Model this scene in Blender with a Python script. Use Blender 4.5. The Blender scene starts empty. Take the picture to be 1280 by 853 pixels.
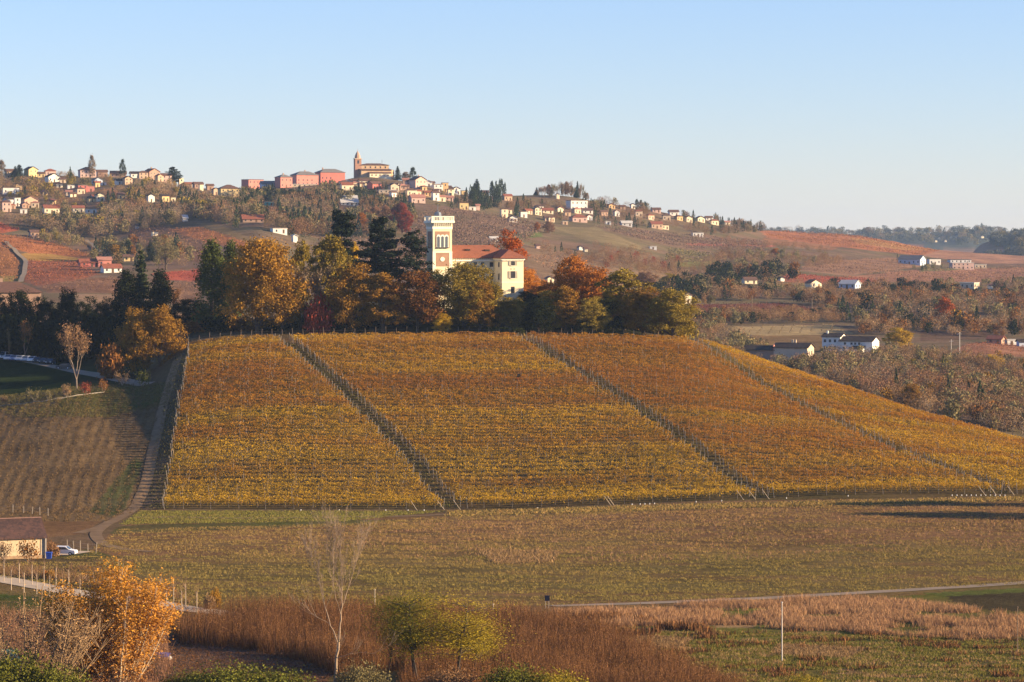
import bpy, math, random
import numpy as np
from mathutils import Vector
SC = bpy.context.scene
COL = SC.collection
R = math.radians
F, HY, CX = 4000.0, 300.0, 640.0          # focal length in photo pixels, horizon row, centre column

# ------------------------------------------------------------------ camera, sky, sun, exposure
cam = bpy.data.objects.new('camera', bpy.data.cameras.new('camera'))
COL.objects.link(cam)
cam.data.sensor_width = 36.0
cam.data.lens = F / 1280 * 36.0
cam.data.shift_y = -(426.5 - HY) / 1280
cam.rotation_euler = (R(90), 0, 0)
cam.data.clip_start = 1.0
cam.data.clip_end = 40000
SC.camera = cam
SUN_AZ, SUN_EL = R(82), R(14.0)           # azimuth measured from straight behind the camera towards the right
sun_dir = Vector((math.cos(SUN_EL) * math.sin(SUN_AZ), -math.cos(SUN_EL) * math.cos(SUN_AZ), math.sin(SUN_EL)))
world = bpy.data.worlds.new('World')
SC.world = world
world.use_nodes = True
wn = world.node_tree.nodes
sky = wn.new('ShaderNodeTexSky')
sky.sky_type = 'NISHITA'
sky.sun_disc = False
sky.sun_elevation = SUN_EL
sky.sun_rotation = math.atan2(sun_dir.x, sun_dir.y)
sky.altitude = 250
sky.air_density = 1.0
sky.dust_density = 0.0
sky.ozone_density = 4.0
bg = wn['Background']
bg.inputs['Strength'].default_value = 0.072
tint_sky = wn.new('ShaderNodeMix'); tint_sky.data_type = 'RGBA'; tint_sky.blend_type = 'MULTIPLY'
tint_sky.inputs['Factor'].default_value = 1.0
tint_sky.inputs['B'].default_value = (0.97, 0.90, 1.12, 1)     # cold clear autumn air: less green than the model's sky
world.node_tree.links.new(sky.outputs[0], tint_sky.inputs['A'])
world.node_tree.links.new(tint_sky.outputs['Result'], bg.inputs[0])
sl = bpy.data.lights.new('sun', 'SUN')
sl.energy = 5.0
sl.angle = R(0.5)
sl.color = (1.0, 0.755, 0.46)
so = bpy.data.objects.new('sun', sl)
COL.objects.link(so)
so.rotation_euler = sun_dir.to_track_quat('Z', 'Y').to_euler()
SC.view_settings.view_transform = 'Standard'
SC.view_settings.look = 'None'
SC.view_settings.gamma = 1.0
SC.view_settings.use_curve_mapping = False
SC.view_settings.exposure = 1.5
SC.cycles.max_bounces = 4
SC.cycles.diffuse_bounces = 2
SC.cycles.transmission_bounces = 2
SC.cycles.volume_bounces = 0
SC.cycles.use_denoising = True

# ------------------------------------------------------------------ helpers
def tag(o, label=None, cat=None, group=None, kind=None):
    if label: o['label'] = label
    if cat: o['category'] = cat
    if group: o['group'] = group
    if kind: o['kind'] = kind
    return o

def empty(name, loc, rz=0.0):
    o = bpy.data.objects.new(name, None)
    COL.objects.link(o)
    o.location = loc
    o.rotation_euler = (0, 0, rz)
    o.empty_display_size = 0.5
    return o

def make_mesh(name, V, faces, mats=(), tint=None, midx=None, smooth=False):
    """faces: list of (n,3) / (n,4) int arrays."""
    V = np.asarray(V, np.float32).reshape(-1, 3)
    me = bpy.data.meshes.new(name)
    me.vertices.add(len(V))
    me.vertices.foreach_set('co', V.ravel())
    loops = np.concatenate([np.asarray(f, np.int32).ravel() for f in faces])
    sizes = np.concatenate([np.full(len(f), np.asarray(f).shape[1], np.int32) for f in faces])
    me.loops.add(len(loops))
    me.loops.foreach_set('vertex_index', loops)
    me.polygons.add(len(sizes))
    starts = np.concatenate([[0], np.cumsum(sizes)[:-1]]).astype(np.int32)
    me.polygons.foreach_set('loop_start', starts)
    me.polygons.foreach_set('loop_total', sizes)
    if midx is not None:
        me.polygons.foreach_set('material_index', np.asarray(midx, np.int32))
    if smooth:
        me.polygons.foreach_set('use_smooth', np.ones(len(sizes), bool))
    me.update(calc_edges=True)
    for m in mats:
        me.materials.append(m)
    if tint is not None:
        a = me.color_attributes.new('tint', 'FLOAT_COLOR', 'POINT')
        c = np.ones((len(V), 4), np.float32)
        c[:, :tint.shape[1]] = tint
        a.data.foreach_set('color', c.ravel())
    return me

def link(name, me, parent=None, loc=None, rz=None, mat=None):
    o = bpy.data.objects.new(name, me)
    COL.objects.link(o)
    if parent: o.parent = parent
    if loc is not None: o.location = loc
    if rz is not None: o.rotation_euler = (0, 0, rz)
    if mat is not None:
        for i in range(len(o.material_slots)):
            o.material_slots[i].link = 'OBJECT'
            o.material_slots[i].material = mat
    return o

class MB:
    """collects boxes, prisms and polygons for one mesh"""
    def __init__(s): s.v, s.f = [], []
    def add(s, verts, faces):
        b = len(s.v); s.v += [tuple(p) for p in verts]; s.f += [tuple(i + b for i in f) for f in faces]
        return s
    def box(s, x0, x1, y0, y1, z0, z1):
        return s.add([(x0,y0,z0),(x1,y0,z0),(x1,y1,z0),(x0,y1,z0),(x0,y0,z1),(x1,y0,z1),(x1,y1,z1),(x0,y1,z1)],
                     [(0,3,2,1),(4,5,6,7),(0,1,5,4),(1,2,6,5),(2,3,7,6),(3,0,4,7)])
    def prism_x(s, prof, x0, x1):           # profile of (y,z) extruded along x
        n = len(prof)
        return s.add([(x0,y,z) for y,z in prof] + [(x1,y,z) for y,z in prof],
                     [tuple(range(n))[::-1], tuple(range(n, 2*n))] + [(i,(i+1)%n,n+(i+1)%n,n+i) for i in range(n)])
    def prism_y(s, prof, y0, y1):           # profile of (x,z) extruded along y
        n = len(prof)
        return s.add([(x,y0,z) for x,z in prof] + [(x,y1,z) for x,z in prof],
                     [tuple(range(n)), tuple(range(n, 2*n))[::-1]] + [(i,n+i,n+(i+1)%n,(i+1)%n) for i in range(n)])
    def lathe(s, prof, cx=0, cy=0, n=12, rot=0.0):   # (r,z) rings
        vs = []
        for r, z in prof:
            vs += [(cx + r*math.cos(rot+2*math.pi*k/n), cy + r*math.sin(rot+2*math.pi*k/n), z) for k in range(n)]
        fs = []
        for j in range(len(prof)-1):
            fs += [(j*n+k, j*n+(k+1)%n, (j+1)*n+(k+1)%n, (j+1)*n+k) for k in range(n)]
        fs += [tuple(range(n))[::-1], tuple((len(prof)-1)*n+k for k in range(n))]
        return s.add(vs, fs)
    def tube(s, p, q, r0, r1, n=6):
        p, q = Vector(p), Vector(q); d = (q-p).normalized()
        a = d.orthogonal().normalized(); b = d.cross(a)
        vs = [tuple(c + (a*math.cos(2*math.pi*k/n) + b*math.sin(2*math.pi*k/n))*r) for c, r in ((p,r0),(q,r1)) for k in range(n)]
        return s.add(vs, [(k,(k+1)%n,n+(k+1)%n,n+k) for k in range(n)] + [tuple(range(n))[::-1], tuple(range(n,2*n))])
    def mesh(s, name, mat, bevel=0):
        me = bpy.data.meshes.new(name)
        me.from_pydata(s.v, [], s.f); me.update()
        me.materials.append(mat)
        return me
    def build(s, name, mat, parent=None, loc=None, rz=None):
        return link(name, s.mesh(name, mat), parent, loc, rz)

# ------------------------------------------------------------------ value noise (numpy)
def _h(ix, iy, seed):
    n = (ix.astype(np.int64) * 374761393 + iy.astype(np.int64) * 668265263 + seed * 974634551) & 0x7fffffff
    n = ((n ^ (n >> 13)) * 1274126177) & 0x7fffffff
    return ((n ^ (n >> 16)) & 0xffff) / 65535.0
def vnoise(x, y, seed=0):
    x = np.asarray(x, float); y = np.asarray(y, float)
    ix, iy = np.floor(x), np.floor(y); fx, fy = x-ix, y-iy
    fx = fx*fx*(3-2*fx); fy = fy*fy*(3-2*fy)
    a, b = _h(ix,iy,seed), _h(ix+1,iy,seed); c, d = _h(ix,iy+1,seed), _h(ix+1,iy+1,seed)
    return (a*(1-fx)+b*fx)*(1-fy) + (c*(1-fx)+d*fx)*fy
def fbm(x, y, seed=0, o=3):
    t, a, s = 0, 1.0, 0
    for k in range(o):
        t = t + a*vnoise(np.asarray(x)*2**k, np.asarray(y)*2**k, seed+17*k); s += a; a *= .5
    return t/s

# ------------------------------------------------------------------ materials
MATS = {}
def nt(name):
    m = bpy.data.materials.new(name); m.use_nodes = True
    t = m.node_tree; t.nodes.clear()
    return m, t, t.nodes.new('ShaderNodeOutputMaterial')
def leaf(key, a, b, trans=0.13, lo=0.68, hi=1.28):
    """foliage: two leaf colours mixed per leaf (tint.r), brightness varied per leaf (tint.g)"""
    if key in MATS: return MATS[key]
    m, t, out = nt('leaf_' + key); N, L = t.nodes.new, t.links.new
    at = N('ShaderNodeAttribute'); at.attribute_name = 'tint'
    sep = N('ShaderNodeSeparateColor'); L(at.outputs['Color'], sep.inputs[0])
    mx = N('ShaderNodeMix'); mx.data_type = 'RGBA'
    L(sep.outputs[0], mx.inputs['Factor'])
    mx.inputs['A'].default_value = (*a, 1); mx.inputs['B'].default_value = (*b, 1)
    mr = N('ShaderNodeMapRange'); L(sep.outputs[1], mr.inputs[0]); mr.inputs[3].default_value = lo; mr.inputs[4].default_value = hi
    oi = N('ShaderNodeObjectInfo')
    mr2 = N('ShaderNodeMapRange'); L(oi.outputs['Random'], mr2.inputs[0]); mr2.inputs[3].default_value = 0.85; mr2.inputs[4].default_value = 1.15
    mm = N('ShaderNodeMath'); mm.operation = 'MULTIPLY'; L(mr.outputs[0], mm.inputs[0]); L(mr2.outputs[0], mm.inputs[1])
    vm = N('ShaderNodeVectorMath'); vm.operation = 'SCALE'; L(mx.outputs['Result'], vm.inputs[0]); L(mm.outputs[0], vm.inputs['Scale'])
    d = N('ShaderNodeBsdfDiffuse'); L(vm.outputs[0], d.inputs[0])
    if trans > 0:
        tr = N('ShaderNodeBsdfTranslucent'); L(vm.outputs[0], tr.inputs[0])
        ms = N('ShaderNodeMixShader'); ms.inputs[0].default_value = trans
        L(d.outputs[0], ms.inputs[1]); L(tr.outputs[0], ms.inputs[2]); L(ms.outputs[0], out.inputs[0])
    else:
        L(d.outputs[0], out.inputs[0])
    MATS[key] = m
    return m
def solid(key, c, rough=0.8, var=0.25, scale=0.6, spec=0.2, metal=0.0, bump=0.0, bscale=8.0):
    """plain surface with patchy wear (object coordinates)"""
    if key in MATS: return MATS[key]
    m, t, out = nt(key); N, L = t.nodes.new, t.links.new
    p = N('ShaderNodeBsdfPrincipled'); L(p.outputs[0], out.inputs[0])
    p.inputs['Roughness'].default_value = rough; p.inputs['Specular IOR Level'].default_value = spec; p.inputs['Metallic'].default_value = metal
    tc = N('ShaderNodeTexCoord')
    nz = N('ShaderNodeTexNoise'); L(tc.outputs['Object'], nz.inputs[0]); nz.inputs['Scale'].default_value = scale; nz.inputs['Detail'].default_value = 5; nz.inputs['Roughness'].default_value = .65
    mr = N('ShaderNodeMapRange'); L(nz.outputs[0], mr.inputs[0]); mr.inputs[1].default_value = .25; mr.inputs[2].default_value = .75
    mr.inputs[3].default_value = 1-var; mr.inputs[4].default_value = 1+var*.6
    vm = N('ShaderNodeVectorMath'); vm.operation = 'SCALE'; vm.inputs[0].default_value = c; L(mr.outputs[0], vm.inputs['Scale'])
    L(vm.outputs[0], p.inputs['Base Color'])
    if bump:
        nb = N('ShaderNodeTexNoise'); L(tc.outputs['Object'], nb.inputs[0]); nb.inputs['Scale'].default_value = bscale
        bp = N('ShaderNodeBump'); L(nb.outputs[0], bp.inputs['Height']); bp.inputs['Strength'].default_value = bump; L(bp.outputs[0], p.inputs['Normal'])
    MATS[key] = m
    return m
def tiles(key, c, c2, sx=0.3, sy=3.0):
    """roof tiles: mottled courses of two clay colours"""
    if key in MATS: return MATS[key]
    m, t, out = nt(key); N, L = t.nodes.new, t.links.new
    p = N('ShaderNodeBsdfPrincipled'); L(p.outputs[0], out.inputs[0])
    p.inputs['Roughness'].default_value = .85; p.inputs['Specular IOR Level'].default_value = .15
    tc = N('ShaderNodeTexCoord')
    vo = N('ShaderNodeTexVoronoi'); L(tc.outputs['Object'], vo.inputs[0]); vo.inputs['Scale'].default_value = 2.6
    mp = N('ShaderNodeMapping'); mp.inputs['Scale'].default_value = (1, 1, 1); L(tc.outputs['Object'], mp.inputs[0])
    nz = N('ShaderNodeTexNoise'); L(mp.outputs[0], nz.inputs[0]); nz.inputs['Scale'].default_value = .5; nz.inputs['Detail'].default_value = 6
    sp = N('ShaderNodeSeparateColor'); L(vo.outputs['Color'], sp.inputs[0])
    ad = N('ShaderNodeMath'); ad.operation = 'MULTIPLY_ADD'; L(sp.outputs[0], ad.inputs[0]); ad.inputs[1].default_value = .5; L(nz.outputs[0], ad.inputs[2])
    mr = N('ShaderNodeMapRange'); L(ad.outputs[0], mr.inputs[0]); mr.inputs[1].default_value = .4; mr.inputs[2].default_value = 1.05
    mx = N('ShaderNodeMix'); mx.data_type = 'RGBA'; L(mr.outputs[0], mx.inputs['Factor'])
    mx.inputs['A'].default_value = (*c, 1); mx.inputs['B'].default_value = (*c2, 1)
    L(mx.outputs['Result'], p.inputs['Base Color'])
    wv = N('ShaderNodeTexWave'); L(tc.outputs['Object'], wv.inputs[0]); wv.inputs['Scale'].default_value = 1.6; wv.inputs['Distortion'].default_value = .4
    bp = N('ShaderNodeBump'); L(wv.outputs[0], bp.inputs['Height']); bp.inputs['Strength'].default_value = .35; bp.inputs['Distance'].default_value = .06
    L(bp.outputs[0], p.inputs['Normal'])
    MATS[key] = m
    return m

# ------------------------------------------------------------------ terrain: columns of (distance, photo row) turned into heights
def pchip(x, y, xq):
    x = np.asarray(x, float); y = np.asarray(y, float)
    h = np.diff(x); d = np.diff(y, axis=0) / h.reshape(-1, *([1]*(y.ndim-1)))
    m = np.zeros_like(y)
    hh = h.reshape(-1, *([1]*(y.ndim-1)))
    w1, w2 = 2*hh[1:]+hh[:-1], hh[1:]+2*hh[:-1]
    with np.errstate(divide='ignore', invalid='ignore'):
        hm = (w1+w2)/(w1/d[:-1]+w2/d[1:])
    m[1:-1] = np.where(d[:-1]*d[1:] > 0, np.nan_to_num(hm), 0)
    m[0], m[-1] = d[0], d[-1]
    xq = np.asarray(xq, float)
    i = np.clip(np.searchsorted(x, xq) - 1, 0, len(x)-2)
    s = lambda a: a.reshape(-1, *([1]*(y.ndim-1)))
    t = s((xq-x[i])/h[i]); hi = s(h[i])
    return (y[i]*(2*t**3-3*t**2+1) + hi*m[i]*(t**3-2*t**2+t) + y[i+1]*(-2*t**3+3*t**2) + hi*m[i+1]*(t**3-t**2))
COLS = {
 -900: (640,(780,520),[(850,470),(950,440),(1100,430),(1300,380),(1500,345),(1800,300),(2100,262),(2350,235),(2550,224)],300),
 -300: (640,(780,520),[(850,470),(950,440),(1100,430),(1300,380),(1500,345),(1800,300),(2100,262),(2350,235),(2550,224)],300),
 0:    (640,(760,508),[(800,488),(850,455),(900,436),(950,425),(1000,424),(1100,432),(1300,385),(1500,352),(1800,305),(2100,270),(2350,240),(2550,222)],300),
 100:  (639,(770,487),[(800,476),(850,459),(900,440),(960,428),(1100,432),(1300,386),(1500,350),(1800,312),(2100,275),(2300,245),(2500,221)],300),
 180:  (638,(775,483),[(800,470),(830,456),(870,438),(920,428),(1000,425),(1100,430),(1300,386),(1500,352),(1800,305),(2050,275),(2300,240),(2450,223)],300),
 235:  (637,(800,437),[(815,428),(840,415),(880,405),(940,405),(1100,430),(1300,395),(1500,355),(1800,300),(2050,270),(2300,248),(2420,235)],300),
 320:  (637,(800,427),[(815,419),(840,412),(870,402),(930,398),(1100,435),(1300,400),(1500,345),(1750,300),(2000,270),(2200,255),(2420,236)],300),
 400:  (637,(800,425),[(815,418),(840,410),(870,392),(920,388),(1100,440),(1300,405),(1500,350),(1750,315),(2000,285),(2200,258),(2420,231)],300),
 460:  (637,(800,425),[(815,418),(840,406),(870,386),(920,382),(1100,440),(1300,410),(1500,355),(1750,318),(2000,288),(2250,258),(2480,224)],300),
 510:  (637,(800,424),[(815,417),(840,404),(868,385),(890,376),(920,378),(1100,440),(1300,410),(1500,358),(1750,322),(2000,290),(2250,262),(2480,227)],300),
 560:  (636,(800,424),[(815,417),(840,402),(865,383),(885,374),(920,375),(1100,440),(1300,410),(1500,360),(1750,325),(2000,292),(2250,266),(2500,240)],300),
 640:  (635,(800,424),[(815,418),(840,400),(860,378),(880,370),(920,374),(1100,440),(1300,412),(1500,362),(1750,325),(2000,300),(2250,277),(2450,262),(2640,247)],300),
 700:  (633,(800,425),[(815,419),(840,404),(865,385),(885,380),(920,384),(1100,445),(1300,414),(1500,366),(1750,332),(2000,310),(2250,288),(2500,268),(2700,245)],300),
 760:  (631,(800,426),[(815,420),(840,408),(870,392),(920,392),(1100,450),(1300,415),(1500,370),(1750,340),(2000,318),(2250,295),(2500,277),(2720,254)],300),
 860:  (627,(800,430),[(815,427),(840,428),(900,450),(1000,492),(1150,462),(1300,430),(1450,408),(1600,384),(1800,362),(2000,338),(2250,318),(2500,297),(2800,273)],296),
 960:  (623,(790,460),[(830,480),(900,500),(1000,495),(1150,465),(1300,441),(1450,413),(1600,392),(1800,365),(2000,345),(2300,325),(2600,305),(2950,290)],291),
 1070: (619,(770,496),[(810,510),(900,525),(1000,510),(1150,470),(1300,438),(1450,415),(1600,394),(1800,370),(2050,350),(2400,328),(2700,312),(3000,297)],293),
 1180: (618,(745,531),[(790,550),(900,540),(1000,515),(1150,475),(1300,442),(1450,418),(1600,397),(1800,372),(2050,355),(2400,338),(2700,325),(3000,315)],290),
 1230: (618,(732,545),[(785,565),(900,548),(1000,518),(1150,477),(1300,440),(1450,420),(1600,400),(1800,374),(2050,357),(2400,341),(2700,328),(3000,319)],287),
 1280: (618,(720,558),[(780,580),(900,556),(1000,522),(1150,480),(1300,443),(1450,422),(1600,402),(1800,375),(2050,358),(2400,342),(2700,330),(3000,322)],299),
 1700: (616,(700,572),[(780,590),(900,560),(1000,525),(1150,480),(1300,447),(1450,422),(1600,402),(1800,375),(2050,358),(2400,342),(2700,330),(3000,320)],291),
 2500: (616,(700,572),[(780,590),(900,560),(1000,525),(1150,480),(1300,447),(1450,422),(1600,402),(1800,375),(2050,358),(2400,342),(2700,330),(3000,318)],295),
}
NEARH = {1230: 306, 1280: 297, 1700: 285, 2500: 290}     # dark wooded hill at the right edge, 4.6 km away
Dg = np.concatenate([np.arange(3,30,9), np.arange(30,300,15), np.arange(300,1000,2.0), np.arange(1000,3200,6.0), np.geomspace(3200,12000,60)])
PXg = np.concatenate([np.arange(-1400,-40,40), np.arange(-40,1320,4), np.arange(1320,2561,40)]).astype(float)
zof = lambda D, py: (HY-py)*D/F
prof = []
for px, (foot, (dc, yc), post, far) in COLS.items():
    zf, zc = zof(640,foot), zof(dc,yc)
    pts = [(3,-2),(50,-10),(100,-20),(200,-36),(300,-45.2),(360,-48.8),(420,zof(420,771)),(450,zof(450,752)),(540,zof(540,691)),(600,zof(600,(657+foot-637))),(640,zf)]
    for t in (.25,.5,.75):
        pts.append((640+(dc-640)*t, zf+(zc-zf)*(t+.06*math.sin(math.pi*t))))
    pts.append((dc,zc))
    pts += [(d, zof(d,y)) for d,y in post]
    dr, zr = pts[-1]
    pts += [(dr+150,zr-3),(dr+700,min(zr-35,-30)),(4100,-60),(4600, zof(4600,NEARH[px]) if px in NEARH else -60),(5200,-60),(6600,zof(6600,far)),(7600,-25),(9000,-90),(12000,-102)]
    prof.append(pchip([p[0] for p in pts],[p[1] for p in pts],Dg))
prof = np.array(prof)
ZT = pchip(list(COLS), prof, PXg)                       # [px, D]
_X = (PXg[:,None]-CX)/F*Dg[None,:]; _Y = np.broadcast_to(Dg[None,:], _X.shape)
amp = np.interp(Dg, [0,300,640,900,1200,2500,5000,12000],[.3,.35,.3,.5,2.0,4.0,12,12])[None,:]
ZT = ZT + amp*(fbm(_X/60,_Y/60,3)-.5)*1.2 + np.minimum(amp*.12,.15)*(fbm(_X/3,_Y/3,9,2)-.5)
_u = CX+F*_X/_Y; _w = np.clip((205-_u)/25,0,1)*np.clip((_Y-635)/12,0,1)*np.clip((772-_Y)/15,0,1)      # old plough furrows running up the left slope
ZT = ZT + _w*(.055*np.sin(2*math.pi*(_X+.05*_Y)/2.4+5*fbm(_X/14,_Y/30,41))*(.4+1.2*fbm(_X/12,_Y/12,42)) + .30*(fbm(_X/2.2,_Y/2.6,43,2)-.5))
PYT = HY - F*ZT/Dg[None,:]
I0 = int(np.searchsorted(Dg, 330))

def height(X, Y):
    X = np.asarray(X, float); Y = np.asarray(Y, float)
    px = CX+F*X/Y
    i = np.clip(np.searchsorted(PXg, px)-1, 0, len(PXg)-2); j = np.clip(np.searchsorted(Dg, Y)-1, 0, len(Dg)-2)
    a = np.clip((px-PXg[i])/(PXg[i+1]-PXg[i]),0,1); b = np.clip((Y-Dg[j])/(Dg[j+1]-Dg[j]),0,1)
    return (ZT[i,j]*(1-a)+ZT[i+1,j]*a)*(1-b)+(ZT[i,j+1]*(1-a)+ZT[i+1,j+1]*a)*b
def hits(px, py, dmin=330):
    """where the sight line of a photo pixel meets the ground -> X, Y, Z, ok"""
    px = np.atleast_1d(np.asarray(px,float)); py = np.atleast_1d(np.asarray(py,float))
    i = np.clip(np.searchsorted(PXg,px)-1,0,len(PXg)-2); a = ((px-PXg[i])/(PXg[i+1]-PXg[i]))[:,None]
    k0 = int(np.searchsorted(Dg,dmin))
    col = (PYT[i]*(1-a)+PYT[i+1]*a)[:,k0:]
    m = col <= py[:,None]
    ok = m.any(1)
    k = np.where(ok, m.argmax(1), np.where(Dg[k0:][None,:]<3300, col, 1e9).argmin(1))
    D = Dg[k0:][k]
    kp = np.maximum(k-1,0); r = np.arange(len(px))
    y0, y1 = col[r,kp], col[r,k]
    f = np.where(ok & (k>0) & (abs(y1-y0)>1e-6), np.clip((py-y0)/(y1-y0+1e-12),0,1), 1.0)
    D = Dg[k0:][kp]+(D-Dg[k0:][kp])*f
    X = (px-CX)/F*D
    return X, D, height(X,D), ok
def hit(px, py, dmin=330):
    X, Y, Z, ok = hits(px, py, dmin)
    return Vector((X[0],Y[0],Z[0]))
def at(px, D):
    X = (px-CX)/F*D
    return Vector((X, D, float(height(X,D))))
def inpoly(x, y, P):
    x = np.asarray(x); y = np.asarray(y); r = np.zeros(x.shape, bool); n = len(P)
    for i in range(n):
        (x0,y0),(x1,y1) = P[i],P[(i+1)%n]
        if y0 == y1: continue
        c = ((y0>y) != (y1>y)) & (x < (x1-x0)*(y-y0)/(y1-y0)+x0)
        r ^= c
    return r
def ground_poly(pts, dmin=330, sub=6):
    """photo polygon -> polygon on the ground (x, y)"""
    q = []
    for i in range(len(pts)):
        a, b = np.array(pts[i],float), np.array(pts[(i+1)%len(pts)],float)
        for k in range(sub): q.append(a+(b-a)*k/sub)
    q = np.array(q); X, Y, Z, ok = hits(q[:,0], q[:,1], dmin)
    return list(zip(X,Y))
# ------------------------------------------------------------------ ground: one sheet, land cover per vertex
gX, gY = _X.ravel(), _Y.ravel()
cov = np.zeros((gX.size,3)); cov[:] = (.105,.075,.040)
n1 = fbm(gX/40,gY/40,5); n2 = fbm(gX/9,gY/5,6); nb = fbm(gX/70,gY/16,8)
def blend(mask, c, c2=None, n=None):
    c = np.array(c)
    v = c if c2 is None else c+(np.array(c2)-c)*np.clip((n[mask]-.3)/.4,0,1)[:,None]
    cov[mask] = v
near = gY < 640
blend(near, (.125,.092,.034), (.175,.098,.046), np.clip(nb*.7+n2*.4+np.interp(gY,[430,540,570,620],[-.18,-.08,.12,.14]),0,1))
far_default = gY > 900
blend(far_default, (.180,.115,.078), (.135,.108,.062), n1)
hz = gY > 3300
blend(hz, (.085,.095,.075), (.13,.12,.085), fbm(gX/200,gY/200,7))  # far ground lightened too, part of the haze sits in its colour
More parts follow.
